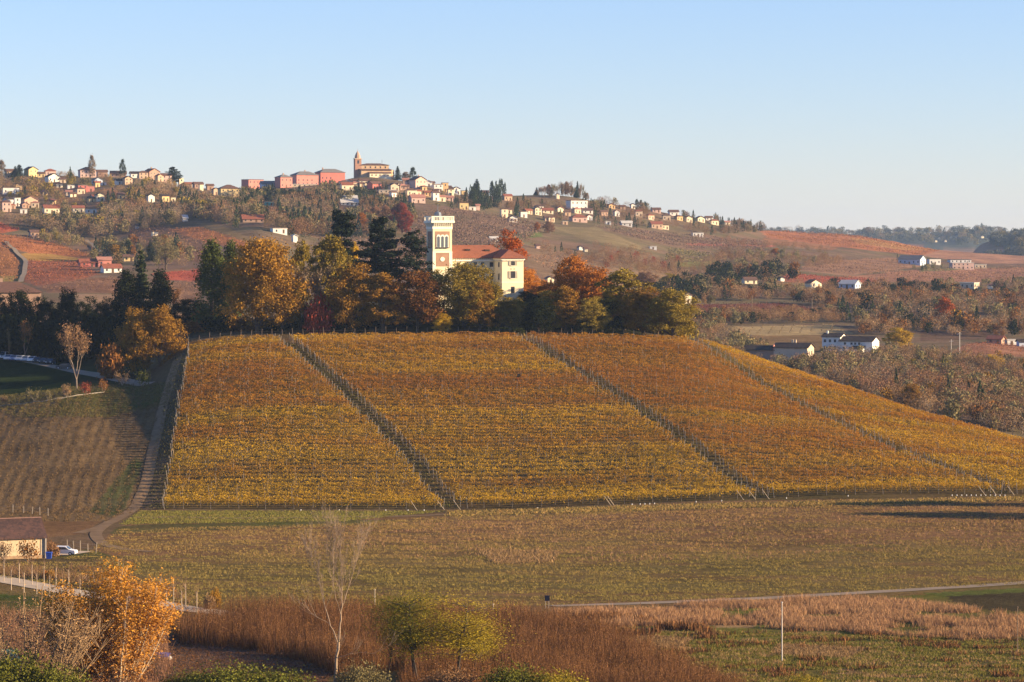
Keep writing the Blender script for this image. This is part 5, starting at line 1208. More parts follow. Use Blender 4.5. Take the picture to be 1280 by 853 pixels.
# ------------------------------------------------------------------ small far trees: one light mesh each; also merged into woods
def low_tree(seed,kind):
    rng=np.random.default_rng(seed)
    if kind=='con':
        n=200; t=rng.uniform(.05,1,n); a=rng.uniform(0,6.28,n); r=.5*(1-t)**.8*rng.uniform(.5,1,n); C=np.column_stack([r*np.cos(a),r*np.sin(a),t]); S=.13
    elif kind=='bare':
        n=420; C=rnd_dirs(rng,n)*rng.uniform(.25,1,(n,1))**.5*.5; C[:,2]=C[:,2]*.85+.58; S=.058
    else:
        cs_=rnd_dirs(rng,9)*.27+np.array([0,0,.55]); cs_[:,2]=np.clip(cs_[:,2],.3,.82); n=270; C=cs_[rng.integers(9,size=n)]+rnd_dirs(rng,n)*.22*rng.uniform(.5,1,(n,1)); C[:,2]=np.clip(C[:,2],.06,1.05); S=.115
    V,Fc=cards(C,S,rng); T=rng.random(len(C)); G=np.clip(.5+rng.normal(0,.15,len(C)),0,1)
    if kind=='bare':
        sg=[((0,0,-.1),(0,0,.5),.02,.015)]+[((0,0,rng.uniform(.2,.5)),c,.010,.004) for c in C[:26]]
    else: sg=[((0,0,-.1),(0,0,.4),.03,.02)]
    wv,wf=tubes(sg,3)
    return V,Fc,T,G,wv,wf
LOW={k:[low_tree(200+i,k) for i in range(4)] for k in ('con','bare','broad')}
LOWM={}
for k,l in LOW.items():
    for i,(V,Fc,T,G,wv,wf) in enumerate(l):
        VV=np.concatenate([V,wv]); tt=np.concatenate([tint4(T,G),np.full((len(wv),2),.5)])
        LOWM[k,i]=make_mesh('far_tree_'+k,VV,[Fc,wf+len(V)],[leaf('any',(.1,.1,.05),(.1,.1,.05)),BARKG],tint=tt,midx=np.concatenate([np.zeros(len(Fc)),np.ones(len(wf))]))
BOX=np.array(HOUSE_BOX)
def clear(px,py,w,h,D):
    """True where a tree would not stand before a house"""
    b=BOX
    return not np.any((px+w*.42>b[:,0]+.6)&(px-w*.42<b[:,2]-.6)&(py>b[:,1])&(py-h<b[:,3]-.42*(b[:,3]-b[:,1]))&(D<b[:,4]+4))
def pick(rng,pal,pt=None,seed=0):
    ks=list(pal); p=np.array([pal[k] for k in ks],float)
    if pt is not None: p=p*np.array([(.15+1.6*float(vnoise(pt[0]/45,pt[1]/90,seed+7*j)))**3 for j in range(len(ks))])
    return ks[rng.choice(len(ks),p=p/p.sum())]
CON=('conif','bluegreen','cedar')
def low_kind(c): return 'con' if c in CON else ('bare' if c in('greyb','tan','rosy','brown') else 'broad')
def wood(name,poly,n,h,pal,seed,dmin=1000,ww=(.7,1.05),rows=None):
    """a wood that reads as one mass: merged low trees, one object per leaf colour family"""
    rng=np.random.default_rng(seed); P=scatter_px(poly,n,rng,dmin) if rows is None else rows
    acc={}
    for p in P:
        D=p[1]; k=D/F; hh=rng.uniform(*h); px=CX+F*p[0]/D; py=HY-F*p[2]/D; w=hh*rng.uniform(*ww)
        c=pick(rng,pal,p,seed); kd=low_kind(c)
        if kd=='con': hh*=1.15; w*=.62
        if not clear(px,py,w/k,hh/k,D): continue
        acc.setdefault(c,[]).append((p,w,hh,kd,rng.integers(4),rng.uniform(0,6.28)))
    for c,l in acc.items():
        Vs=[];Fs=[];Ts=[];b=0
        for p,w,hh,kd,i,a in l:
            V,Fc,T,G,wv,wf=LOW[kd][i]; ca,sa=math.cos(a),math.sin(a)
            Q=np.column_stack([(V[:,0]*ca-V[:,1]*sa)*w,(V[:,0]*sa+V[:,1]*ca)*w,V[:,2]*hh])+p
            Vs.append(Q);Fs.append(Fc+b);b+=len(V);Ts.append(tint4(np.clip(T*.6+rng.random()*.4,0,1),np.clip(G+rng.uniform(-.2,.2),0,1)))
        o=link(name,make_mesh(name,np.concatenate(Vs),[np.concatenate(Fs)],[LM(c)],tint=np.concatenate(Ts)))
        tag(o,kind='stuff')
def grove(name,poly,n,h,pal,seed,label,group,dmin=1000,ww=(.7,1.05)):
    """countable trees: every one an object"""
    rng=np.random.default_rng(seed)
    for p in scatter_px(poly,n,rng,dmin):
        D=p[1];k=D/F;hh=rng.uniform(*h);px=CX+F*p[0]/D;py=HY-F*p[2]/D;w=hh*rng.uniform(*ww);c=pick(rng,pal);kd=low_kind(c)
        if kd=='con': hh*=1.15;w*=.62
        if not clear(px,py,w/k,hh/k,D): continue
        o=link(name,LOWM[kd,int(rng.integers(4))],None,(p[0],p[1],p[2]),rng.uniform(0,6.28)); o.scale=(w,w,hh)
        o.material_slots[0].link='OBJECT';o.material_slots[0].material=LM(c)
        tag(o,label[c] if isinstance(label,dict) else label,'tree',group)
# valley wood to the right of the vineyard hill: the nearest trees one by one
VP={'greyb':5,'brown':6,'rosy':1.2,'tan':1.5,'gbrown':3,'gold':.15,'rust':.15,'conif':.2}
WORDS={'greyb':'grey bare tree','brown':'brown leaved tree','rosy':'reddish brown bare tree','tan':'tan tree','gbrown':'olive brown tree','gold':'golden tree','rust':'rusty tree','conif':'dark conifer','dark':'dark green tree','orange':'orange tree','bluegreen':'blue green conifer','olive':'olive tree','yellow':'yellow tree'}
lab=lambda s: {k:v+' '+s for k,v in WORDS.items()}
grove('valley_tree',[(905,452),(1000,455),(1120,470),(1290,500),(1290,560),(1200,540),(1080,505),(960,466)],100,(5,8.5),VP,301,lab('in the valley wood beyond the golden vineyard, right'),'trees of the valley wood',900)
wood('valley_wood',[(865,400),(945,440),(1000,455),(1030,444),(1120,445),(1290,470),(1290,545),(1150,520),(1000,470),(905,455),(868,430)],1100,(3.5,7.5),VP,302,900)
wood('valley_wood',[(1100,446),(1290,452),(1290,520),(1150,500)],260,(3,6),{'gold':.8,'rust':.6,'brown':5,'tan':2,'gbrown':2,'olive':1,'rosy':1},303,1000)
grove('valley_tree',[(1040,395),(1110,385),(1290,392),(1290,418),(1160,416),(1060,412)],70,(7,11),{'dark':4,'gbrown':3,'brown':4,'rust':.6,'tan':1,'conif':1.2,'gold':.4},304,lab('in the dark wood across the valley, far right'),'trees of the dark valley wood',1300)
wood('hedge_wood',[(866,360),(930,362),(1100,362),(1290,362),(1290,400),(1110,390),(1035,388),(980,378),(870,378)],800,(5,9),{'brown':4,'rust':.8,'greyb':2,'tan':1.5,'gbrown':2,'rosy':2,'dark':2,'conif':.5},305,1300)
wood('hedge_wood',[(868,398),(1010,394),(1040,392),(1060,405),(905,408),(905,420),(868,425)],260,(4,7),{'rust':.6,'tan':2,'brown':4,'gbrown':1,'dark':.5},306,1200)
wood('hedge_wood',[(1060,408),(1290,412),(1290,424),(1070,420)],130,(5,8),{'rust':.5,'brown':4,'tan':1,'dark':1.5},307,1200)
wood('dark_wood',[(835,362),(870,352),(905,340),(990,345),(1000,358),(930,372),(868,380),(840,374)],130,(7,12),{'dark':5,'conif':.6,'gbrown':2,'brown':1,'rust':.7},308,1300)
wood('dark_wood',[(770,372),(868,362),(868,378),(770,385)],60,(5,8),{'dark':4,'conif':.4,'brown':1},309,1300)
# far slopes
SL={'greyb':6,'gbrown':4,'conif':.9,'brown':3.5,'tan':2.2,'rosy':1.6,'bluegreen':1.0,'olive':1.0}
wood('slope_wood',[(-40,232),(0,228),(100,224),(200,230),(270,246),(330,262),(320,282),(250,280),(190,288),(120,300),(60,293),(20,285),(-40,280)],2300,(6,12),SL,311,1500)
wood('slope_wood',[(300,258),(440,256),(520,262),(515,292),(430,300),(330,296),(280,282)],900,(6,12),{'greyb':3,'brown':3,'gbrown':2,'bluegreen':2,'conif':2,'rosy':1.5,'tan':.6},312,1500)
wood('pine_wood',[(303,238),(350,236),(430,238),(470,244),(500,248),(530,258),(440,260),(300,258)],480,(6,10),{'conif':1.6,'bluegreen':1.6,'dark':1.6,'gbrown':2,'greyb':1,'brown':.5},313,1500)
wood('pine_wood',[(588,246),(632,243),(630,260),(600,264),(586,258)],90,(7,12),{'bluegreen':3,'conif':3,'gbrown':.8},314,1500)
wood('town_greenery',[(440,232),(560,240),(640,262),(560,262),(500,256),(440,246)],160,(4,7),{'conif':1,'gbrown':2,'brown':2,'greyb':1},315,1500)
wood('village_wood',[(630,258),(700,262),(760,258),(860,274),(955,288),(950,292),(900,296),(830,288),(740,284),(640,276)],650,(5,10),{'brown':3,'conif':2,'bluegreen':2.2,'greyb':2,'rosy':2,'gbrown':1.5,'tan':.8},316,1500)
wood('village_wood',[(890,276),(955,287),(952,291),(895,288)],60,(5,8),{'conif':3,'bluegreen':3,'brown':1},317,1500)
wood('brush',[(700,318),(760,322),(820,335),(880,348),(880,352),(800,345),(740,335)],110,(4,7),{'rosy':3,'brown':3,'greyb':2,'bluegreen':.6,'red':.1},318,1400)
wood('brush',[(735,308),(830,325),(890,338),(880,344),(760,330)],90,(4,7),{'rosy':4,'red':.15,'greyb':2,'brown':2},319,1400)
wood('brush',[(900,318),(1000,322),(1060,330),(1000,340),(930,338),(890,345),(880,330)],200,(4,8),{'rosy':2,'brown':3,'greyb':3,'tan':2,'gbrown':1.5},320,1400)
wood('brush',[(900,300),(1040,312),(1030,318),(900,312)],70,(3,6),{'greyb':3,'brown':2,'rosy':2},321,1400)
wood('brush',[(1120,324),(1160,333),(1190,337),(1150,340),(1130,334)],24,(3,6),{'conif':2,'gbrown':2,'bluegreen':2},322,1400)
wood('brush',[(1240,352),(1290,354),(1290,360),(1215,360)],26,(3,6),{'gbrown':2,'greyb':2,'rosy':2},323,1400)
wood('farm_trees',[(110,312),(215,308),(250,335),(200,342),(150,338),(112,330)],70,(5,10),{'gbrown':3,'greyb':3,'bluegreen':1.5,'rust':1,'tan':1.4,'gold':.6},324,1300)
wood('farm_trees',[(40,296),(100,304),(110,314),(60,306)],50,(4,8),{'olive':3,'gbrown':2,'greyb':2,'tan':1},325,1300)
wood('brush',[(650,300),(700,315),(760,330),(740,334),(690,322),(650,312)],34,(3,6),{'rosy':2,'brown':3,'conif':1},326,1300)
wood('far_hill_wood',[(920,285),(1100,288),(1240,284),(1290,292),(1290,312),(1100,302),(930,296)],700,(9,17),{'farhaze':6,'greyb':1,'gbrown':2,'bluegreen':.4},331,4300,(.9,1.5))
wood('far_hill_wood',[(1255,294),(1290,288),(1400,288),(1400,308),(1262,306)],200,(9,15),{'farhaze':6,'gbrown':1},332,4300,(.9,1.4))
# rows of bare hazels and far vines: ridges of small sprays following the slope
def row_field(name,poly,spacing,ang,hgt,size,per,col,seed,dmin=1200,gap=.1,ww=.5):
    size*=.72; per*=1.8
    rng=np.random.default_rng(seed);P=ground_poly(poly,dmin);A=np.array(P);c=A.mean(0);u=np.array([math.cos(ang),math.sin(ang)]);v=np.array([-u[1],u[0]])
    s=(A-c)@u;t=(A-c)@v;rows=np.arange(t.min(),t.max(),spacing);C=[];T=[];G=[]
    for r in rows:
        n=int((s.max()-s.min())*per);a=rng.uniform(s.min(),s.max(),n);q=c+a[:,None]*u+(r+rng.normal(0,ww*.35,n))[:,None]*v
        m=inpoly(q[:,0],q[:,1],P)&(vnoise(q[:,0]/8,q[:,1]/8,seed)>gap);q=q[m]
        if len(q)==0: continue
        C.append(np.column_stack([q,height(q[:,0],q[:,1])+rng.uniform(.25,1,len(q))*hgt]))
    C=np.concatenate(C);tn=np.clip(fbm(C[:,0]/25,C[:,1]/12,seed)*1.3-.15+rng.normal(0,.15,len(C)),0,1)
    V,Fc=cards(C,size,rng);tag(link(name,make_mesh(name,V,[Fc],[LM(col)],tint=tint4(tn,rng.random(len(C))))),kind='stuff')
LC.update({'vred':((.30,.095,.045),(.20,.075,.042)),'vorange':((.33,.145,.06),(.25,.115,.055)),'vbrown':((.27,.145,.085),(.21,.125,.075)),'hazel':((.22,.135,.098),(.17,.115,.085)),'vscar':((.33,.070,.040),(.24,.065,.042)),'vpale':((.27,.19,.10),(.20,.15,.08)),'vdark':((.14,.045,.034),(.10,.05,.036))})
row_field('hazel_orchard',[(520,268),(575,264),(640,275),(690,284),(650,305),(600,312),(520,310)],5.5,.35,2.8,1.15,1.7,'hazel',401,ww=1.6)
row_field('hazel_orchard',[(400,300),(520,300),(560,315),(560,350),(420,350),(390,320)],5.5,.5,2.4,1.1,1.6,'hazel',402,ww=1.6)
row_field('hazel_orchard',[(740,284),(860,296),(960,304),(955,316),(860,312),(800,300)],6,.2,2.4,1.2,1.4,'hazel',403,1500,ww=1.6)
row_field('hazel_orchard',[(835,314),(900,322),(890,330),(830,330)],6,1.2,3.5,1.4,1.1,'gbrown',404,1500,ww=2)
row_field('hazel_orchard',[(690,318),(745,332),(690,340),(655,325)],6,.9,2.0,1.0,.7,'vbrown',405,1300,ww=1)
row_field('far_vineyard',[(0,293),(60,302),(100,315),(128,320),(126,324),(40,318),(20,312),(0,306)],4.5,.2,1.6,.9,.9,'vorange',411)
row_field('far_vineyard',[(0,279),(25,288),(0,291),(-30,290)],4.5,.2,1.6,.9,.9,'vscar',412)
row_field('far_vineyard',[(-30,308),(10,310),(26,332),(22,352),(-30,352)],4.5,1.2,1.6,.9,.8,'vorange',413)
row_field('far_vineyard',[(35,327),(100,329),(124,343),(100,350),(45,357),(33,350)],4.0,.5,1.6,.85,.9,'vred',414)
row_field('far_vineyard',[(48,359),(110,349),(150,349),(150,366),(62,366)],4.5,1.15,1.5,.7,1.0,'vbrown',415)
row_field('far_vineyard',[(152,287),(205,284),(262,308),(250,328),(208,316),(180,306)],4.5,.9,1.6,.85,.7,'vbrown',416)
row_field('far_vineyard',[(209,288),(250,285),(310,304),(309,311),(262,305)],4.5,.75,1.6,.9,.9,'vorange',417)
row_field('far_vineyard',[(190,343),(250,338),(250,351),(212,350)],4.0,.1,1.6,.8,1.1,'vscar',418)
row_field('far_vineyard',[(206,354),(250,354),(246,378),(215,378)],4.0,.1,1.5,.8,.8,'vbrown',419)
row_field('far_vineyard',[(864,382),(980,380),(1036,390),(1020,393),(870,401)],5.0,1.1,1.6,.7,1.1,'vdark',420,1200)
row_field('far_vineyard',[(908,410),(1040,407),(1064,416),(945,420)],4.5,1.45,1.5,.55,.9,'vpale',421,1200)
row_field('far_vineyard',[(955,290),(1010,289),(1080,297),(1175,314),(1150,320),(1050,309),(960,298)],5.5,.3,1.6,1.1,.7,'vorange',422,1600)
row_field('far_vineyard',[(1085,338),(1150,338),(1290,333),(1290,351),(1085,352)],5.5,.5,1.6,1.0,.5,'vbrown',423,1600)
row_field('far_vineyard',[(985,343),(1095,350),(1060,356),(972,351)],5,.15,1.6,.9,.8,'vscar',424,1500)
row_field('far_vineyard',[(1012,327),(1140,323),(1140,334),(1060,344),(1004,338)],5.5,.4,1.6,1.0,.5,'vbrown',425,1600)
row_field('far_vineyard',[(1190,443),(1207,432),(1240,429),(1290,432),(1290,446)],4,.9,1.3,.6,.9,'vred',426,1100)
# ------------------------------------------------------------------ the vineyard: rows along the slope, four blocks between three lanes
LC.update({'vine':((.54,.325,.028),(.38,.160,.028)),'vine2':((.27,.125,.022),(.18,.072,.022))})
PALE=solid('post_pale',(.46,.37,.26),.85,.3,3.0); POSTB=solid('post_brown',(.24,.17,.11),.9,.3,3.0)
post_me=MB().box(-.032,.032,-.032,.032,-.3,2.2).mesh('post',PALE)
end_me=MB().box(-.05,.05,-.05,.05,-.3,2.25).mesh('end_post',PALE)
def lane(y,a,b):      # a, b: (px, D) ends of a straight lane -> x at distance y
    xa,xb=(a[0]-CX)/F*a[1],(b[0]-CX)/F*b[1]; return xa+(xb-xa)*(y-a[1])/(b[1]-a[1])
dcs=sorted(COLS); DC=lambda px: np.interp(px,dcs,[COLS[k][1][0] for k in dcs])
VL=lambda k: leaf(k,*LC[k],trans=.42,lo=.82,hi=1.15)
BLK=['vine row with pale posts in the leftmost block of the golden vineyard','vine row with pale posts in the second block of the golden vineyard, left of centre','vine row with pale posts in the reddish third block of the golden vineyard','vine row with pale posts in the rightmost block, falling behind the vineyard crest']
rng=np.random.default_rng(500)
nrow=61
for i in range(nrow):
    y=641+2.62*i
    e=[lane(y,(201,640),(236,800)),lane(y,(570,640),(351,800)),lane(y,(958,640),(648,800)),lane(y,(1264,640),(862,800)),(1400-CX)/F*y]
    half=[.5,2.0,1.7,1.7,0]
    for b in range(4):
        x0,x1=e[b]+half[b]+rng.normal(0,.25),e[b+1]-half[b+1]+rng.normal(0,.25)
        if b==3:
            xs=np.linspace(x0,x1,80); ok=y<DC(CX+F*xs/y)+10; x1=xs[ok].max() if ok.any() else x0
        elif b==2:
            x1=x1
        Ln=x1-x0
        if Ln<6: continue
        root=empty('vine_row',(x0,y,float(height(x0,y)))); tag(root,BLK[b],'vine row','vine rows of block %s'%('one','two','three','four')[b])
        n=int(Ln*70); x=rng.uniform(0,Ln,n)
        th=vnoise((x+x0)/2.2,np.full(n,y*.7),9); keep=rng.random(n)<.45+.9*th; x=x[keep]; n=len(x); X=x+x0
        top=1.55+.75*vnoise(X/1.3,np.full(n,y*3.7),11)
        z=.55+(top-.55)*rng.beta(2.2,0.9,n); Yv=y+rng.normal(0,.34,n)
        P=np.column_stack([X,Yv,height(X,Yv)+z])
        band=fbm(X/60,Yv/9,31)*1.0+fbm(X/22,Yv/7,33)*.55+fbm(X/6,Yv/5,35)*.3-.93+(.27 if b==2 else .05)+.55*max(0,.35-abs(i/nrow-.62))*(1.6 if b==2 else .8)-(.25 if i<16 else 0)  # rust patches, plus a shadow-like mid-slope band put into the leaf tint
        t=np.clip(.42+band*1.45+rng.normal(0,.16,n),0,1)
        V,Fc=cards(P-np.array(root.location),.225,rng,asp=.85)
        link('foliage',make_mesh('vine_foliage',V,[Fc],[VL('vine')],tint=tint4(t,rng.random(n))),root)
        for xq in np.arange(rng.uniform(2,5),Ln-1,5.6):
            xx=x0+xq+rng.normal(0,.15); o=link('post',post_me,root,(xx-x0,0,float(height(xx,y))-root.location.z)); o.rotation_euler=(rng.normal(0,.03),rng.normal(0,.03),0); o.scale=(1,1,rng.uniform(.92,1.06))
        for xx,s in ((x0,-1),(x1,1)):
            o=link('end_post',end_me,root,(xx-x0,0,float(height(xx,y))-root.location.z)); o.rotation_euler=(0,s*.10+rng.normal(0,.03),0)
# anchor struts and white stakes along the foot of the vineyard
strut_me=MB().tube((0,0,-.1),(-1.5,0,1.9),.06,.05).mesh('strut',PALE)
for q in (522,556,576,764,768,930,945,962,1232,1246,1268):
    p=at(q,638.2); o=link('anchor_strut',strut_me,None,p,rng.uniform(-.4,.4)); tag(o,'pale slanting anchor strut at the foot of a vine lane','strut','anchor struts at the vineyard foot')
cap=MB().lathe([(.11,-.1),(.11,.22),(.08,.28)],n=8).mesh('marker',solid('marker_white',(.55,.53,.48),.6))
for q in [376,424,482,510,530,672,790,800,806,812,818,870,902,983,1060]+list(range(1190,1262,6)):
    p=at(q,637.2-(1.0 if q>1180 else 0)); o=link('marker_stone',cap,None,p); tag(o,'small white marker stone along the foot of the vineyard','marker','white marker stones at the vineyard foot')
# ------------------------------------------------------------------ grass, weeds, stubble
LC.update({'field':((.21,.165,.045),(.31,.19,.070)),'stub':((.23,.145,.066),(.14,.090,.042)),'greeng':((.16,.165,.032),(.23,.175,.05)),'reed':((.43,.25,.125),(.30,.17,.09)),'scrub':((.225,.105,.042),(.115,.060,.030)),'straw':((.33,.215,.10),(.26,.16,.075)),'lane':((.15,.11,.042),(.10,.10,.026))})
def blade_patch(name,pts,H,W,per,col,seed,lean=.25,tf=None):
    rng=np.random.default_rng(seed); Hh=H*rng.uniform(.5,1.25,len(pts))
    V,Fc=blades(pts,Hh,W,rng,lean,per); base=rng.random(len(pts)) if tf is None else tf(pts)
    t=np.clip(np.repeat(base,per)+rng.normal(0,.2,len(pts)*per),0,1)
    tag(link(name,make_mesh(name,V,[Fc],[LM(col)],tint=tint4(t,rng.random(len(t))))),kind='stuff')
rng=np.random.default_rng(600)
S=scatter([(-40,700),(60,704),(110,690),(150,662),(430,655),(560,645),(900,634),(1300,626),(1300,730),(960,745),(690,757),(400,772),(330,768),(180,748),(-40,716)],120000,rng,400)
m=vnoise(S[:,0]/6,S[:,1]/2.2,71)*.6+vnoise(S[:,0]/1.5,S[:,1]/1.2,72)*.4; m=m*.75+.45*vnoise(S[:,0]/5,S[:,1]/.75,74); S=S[m>.56]
ftf=lambda P: np.clip(fbm(P[:,0]/30,P[:,1]/9,73)*.9+np.interp(P[:,1],[430,540,570,625],[-.38,-.22,.22,.22]),0,1)
blade_patch('field_grass',S,.22,.065,4,'field',601,.45,ftf)
S=scatter([(-40,512),(60,500),(180,484),(212,482),(200,560),(172,640),(130,652),(-40,652)],26000,rng,600)
ph=(S[:,0]+S[:,1]*.06)/2.3+fbm(S[:,0]/15,S[:,1]/15,91)*1.2; S=S[(np.mod(ph,1)<.42)|(rng.random(len(S))<.06)]
blade_patch('stubble',S,.24,.1,3,'stub',602,.5)
S=scatter([(-40,500),(90,484),(215,478),(212,505),(140,522),(20,522)],7000,rng,700); blade_patch('bank_grass',S,.28,.1,3,'lane',603,.5)
S=scatter([(175,639),(560,639),(430,652),(150,656)],8000,rng,560); blade_patch('verge_grass',S,.22,.09,4,'greeng',604,.5)
S=scatter([(560,640),(900,630),(1290,621),(1290,626),(900,636),(560,646)],6000,rng,560); blade_patch('verge_grass',S,.35,.18,3,'field',605,.5)
for a,b in (((570,640),(351,800)),((958,640),(648,800)),((1264,640),(862,800)),((196,640),(228,800))):
    y=rng.uniform(642,798,1500); x=np.array([lane(q,a,b) for q in y])+rng.uniform(-2,2,1500); blade_patch('lane_grass',np.column_stack([x,y,height(x,y)]),.25,.2,2,'lane',606,.5)
S=scatter([(240,434),(420,420),(640,418),(860,424),(862,430),(640,427),(340,429)],9000,rng,780); blade_patch('bank_grass',S,.5,.16,3,'field',607,.4,lambda P: np.full(len(P),.8))
S=scatter([(430,662),(560,650),(900,638),(1290,630),(1290,690),(900,700),(560,706),(300,700)],9000,rng,450); m=fbm(S[:,0]/8,S[:,1]/4,75); blade_patch('dry_weeds',S[m>.54],.45,.05,4,'reed',608,.35)
S=scatter([(596,688),(700,690),(690,704),(620,706)],1500,rng,430); blade_patch('dry_grass',S,.4,.1,4,'straw',609,.4)
S=scatter([(205,797),(300,792),(420,840),(390,870),(205,870)],6000,rng,335); blade_patch('mown_stubble',S,.14,.06,4,'scrub',610,.5)
# foreground: tall pinkish reeds on the right, red brown scrub in the middle
S=scatter([(690,768),(830,758),(960,752),(1060,748),(1150,756),(1300,775),(1300,808),(1180,800),(1050,792),(900,782),(780,784),(690,790)],34000,rng,340)
m=fbm(S[:,0]/5,S[:,1]/3,81); S=S[m+rng.normal(0,.06,len(m))>.49]; blade_patch('tall_reeds',S,.85,.05,5,'reed',611,.35)
S=scatter([(640,775),(760,772),(900,790),(880,800),(700,795)],3000,rng,340); m=fbm(S[:,0]/5,S[:,1]/4,82); S=S[m>.5]; blade_patch('tall_reeds',S,1.1,.12,4,'scrub',612,.2)
S=scatter([(700,790),(900,790),(1300,800),(1300,900),(800,900)],60000,rng,335); m=fbm(S[:,0]/6,S[:,1]/3,83); SP=[ground_poly(q,335) for q in ([(850,772),(965,768),(945,787),(850,783)],[(765,793),(865,799),(852,813),(775,807)],[(975,806),(1085,811),(1060,823),(965,818)])]; inS=sum(inpoly(S[:,0],S[:,1],q) for q in SP)>0
blade_patch('dry_grass',S[inS],.3,.08,5,'straw',616,.5); S=S[~inS]; m=m[~inS]; blade_patch('meadow_grass',S[m>.35],.2,.075,4,'greeng',613,.5); S2=scatter([(780,785),(1000,790),(1300,800),(1300,890),(900,890)],14000,rng,335); m=fbm(S2[:,0]/5,S2[:,1]/2.2,84); blade_patch('dry_grass',S2[m>.56],.3,.07,4,'straw',614,.45); blade_patch('dry_weeds',S2[m<.33],.6,.12,3,'scrub',615,.35)
def scrub(name,poly,n,h,seed,dmin,col='scrub',thr=.30):
    """dense wand thicket: bundles of thin upright twigs with a haze of tiny leaves"""
    rng=np.random.default_rng(seed); S=scatter(poly,n,rng,dmin); q=fbm(S[:,0]/6,S[:,1]/6,seed); S=S[q>thr]; q=q[q>thr]
    H=h*(.35+.6*q+.45*vnoise(S[:,0]/1.6,S[:,1]/1.6,seed+5))*rng.uniform(.75,1.2,len(S)); V1,F1=blades(S,H,.035,rng,.2,4); t1=np.clip(.55+rng.normal(0,.25,len(S)*4),0,1)
    k=8; P=np.repeat(S,k,0); HH=np.repeat(H,k); C=P+np.column_stack([rng.normal(0,.35,len(P)),rng.normal(0,.35,len(P)),HH*rng.uniform(.25,1.08,len(P))]); V2,F2=cards(C,.12,rng); t2=np.clip(np.repeat(q,k)*.6+rng.random(len(C))*.5-.1,0,1)
    V=np.concatenate([V1,V2]); t=np.concatenate([tint4(t1,rng.random(len(t1))),tint4(t2,rng.random(len(t2)))])
    tag(link(name,make_mesh(name,V,[F1,F2+len(V1)],[LM(col)],tint=t)),kind='stuff')
scrub('red_scrub',[(215,792),(300,776),(420,772),(520,774),(620,776),(650,790),(560,830),(430,850),(380,828),(300,812),(225,806)],11000,3.1,621,335)
scrub('red_scrub',[(560,800),(640,778),(760,800),(850,840),(960,885),(960,915),(520,915),(500,860)],15000,2.8,622,325)
scrub('bare_thicket',[(-40,775),(80,770),(200,785),(215,830),(200,880),(-40,900)],6000,2.2,623,325,'rosy')
scrub('bare_thicket',[(-40,712),(110,710),(200,732),(240,752),(230,760),(100,730),(-40,716)],1500,1.1,624,400,'brown',.4)
# ------------------------------------------------------------------ foreground trees
def fg(key,px,D,top,w,col,label,bark=None,name=None,rz=0.0):
    o=tree(key,px,top,0,w,col,label,D=D,name=name,rz=rz)
    return o
def k_willow(seed,H=17,W=13,n=34,leaves=48):
    """many pale stems rising from one stool, leaves in upright sprays"""
    rng=np.random.default_rng(seed);segs=[];ends=[];C=[];T=[];G=[]
    for i in range(n):
        a=rng.uniform(0,6.28); r=math.sqrt(rng.random()); d=np.array([math.cos(a)*r*.52,math.sin(a)*r*.52,1]); L=H*(1.0-.30*r*r)*rng.uniform(.82,1.0)/np.linalg.norm(d)
        pts,_=limb(segs,rng,(math.cos(a)*.5*r,math.sin(a)*.5*r,-1),d,L,.085,7,.045,.03,.012); pts=np.array(pts)
        for j in range(24):
            t=rng.uniform(.30,1); q=pts[min(6,int(t*7))]; b=rnd_dirs(rng,1)[0]*.5; b[2]=abs(b[2])+.9
            p2,_=limb(segs,rng,q,b,rng.uniform(1.2,2.6),.02,2,.1,.05,.008)
            for e in p2: ends.append((e,t,r))
    rngl=rng
    for e,t,r in ends:
        m=int(leaves*np.interp(e[2]/H,[.2,.45,.65,1],[.35,.8,1.2,1.2])*rngl.uniform(.3,1.3)); 
        if m<1: continue
        C.append(e+rngl.normal(0,.33,(m,3))); T.append(np.clip(1-e[2]/H*1.0+rngl.normal(0,.22,m),0,1)); G.append(np.clip(.5+rngl.normal(0,.25,m),0,1))
    C=np.concatenate(C);V,Fc=cards(C,.175,rng);return V,Fc,tint4(np.concatenate(T),np.concatenate(G)),segs,H,W
LC['poplar_orange']=((.68,.32,.035),(.46,.22,.07))
proto('willow0',k_willow,131,bark=BARKP,sides=5)
fg('willow0',146,335,706,140,'poplar_orange','bright orange many stemmed tree in the lower left foreground')
leaf('poplar_orange',*LC['poplar_orange'],trans=.42)
proto('willow1',k_willow,133,n=26,leaves=3.5,H=13,W=13,bark=solid('bark_tawny',(.27,.175,.095),.95,.3,2),sides=4)
fg('willow1',42,322,735,150,'tan','nearly bare many stemmed tree left of the bright orange tree')
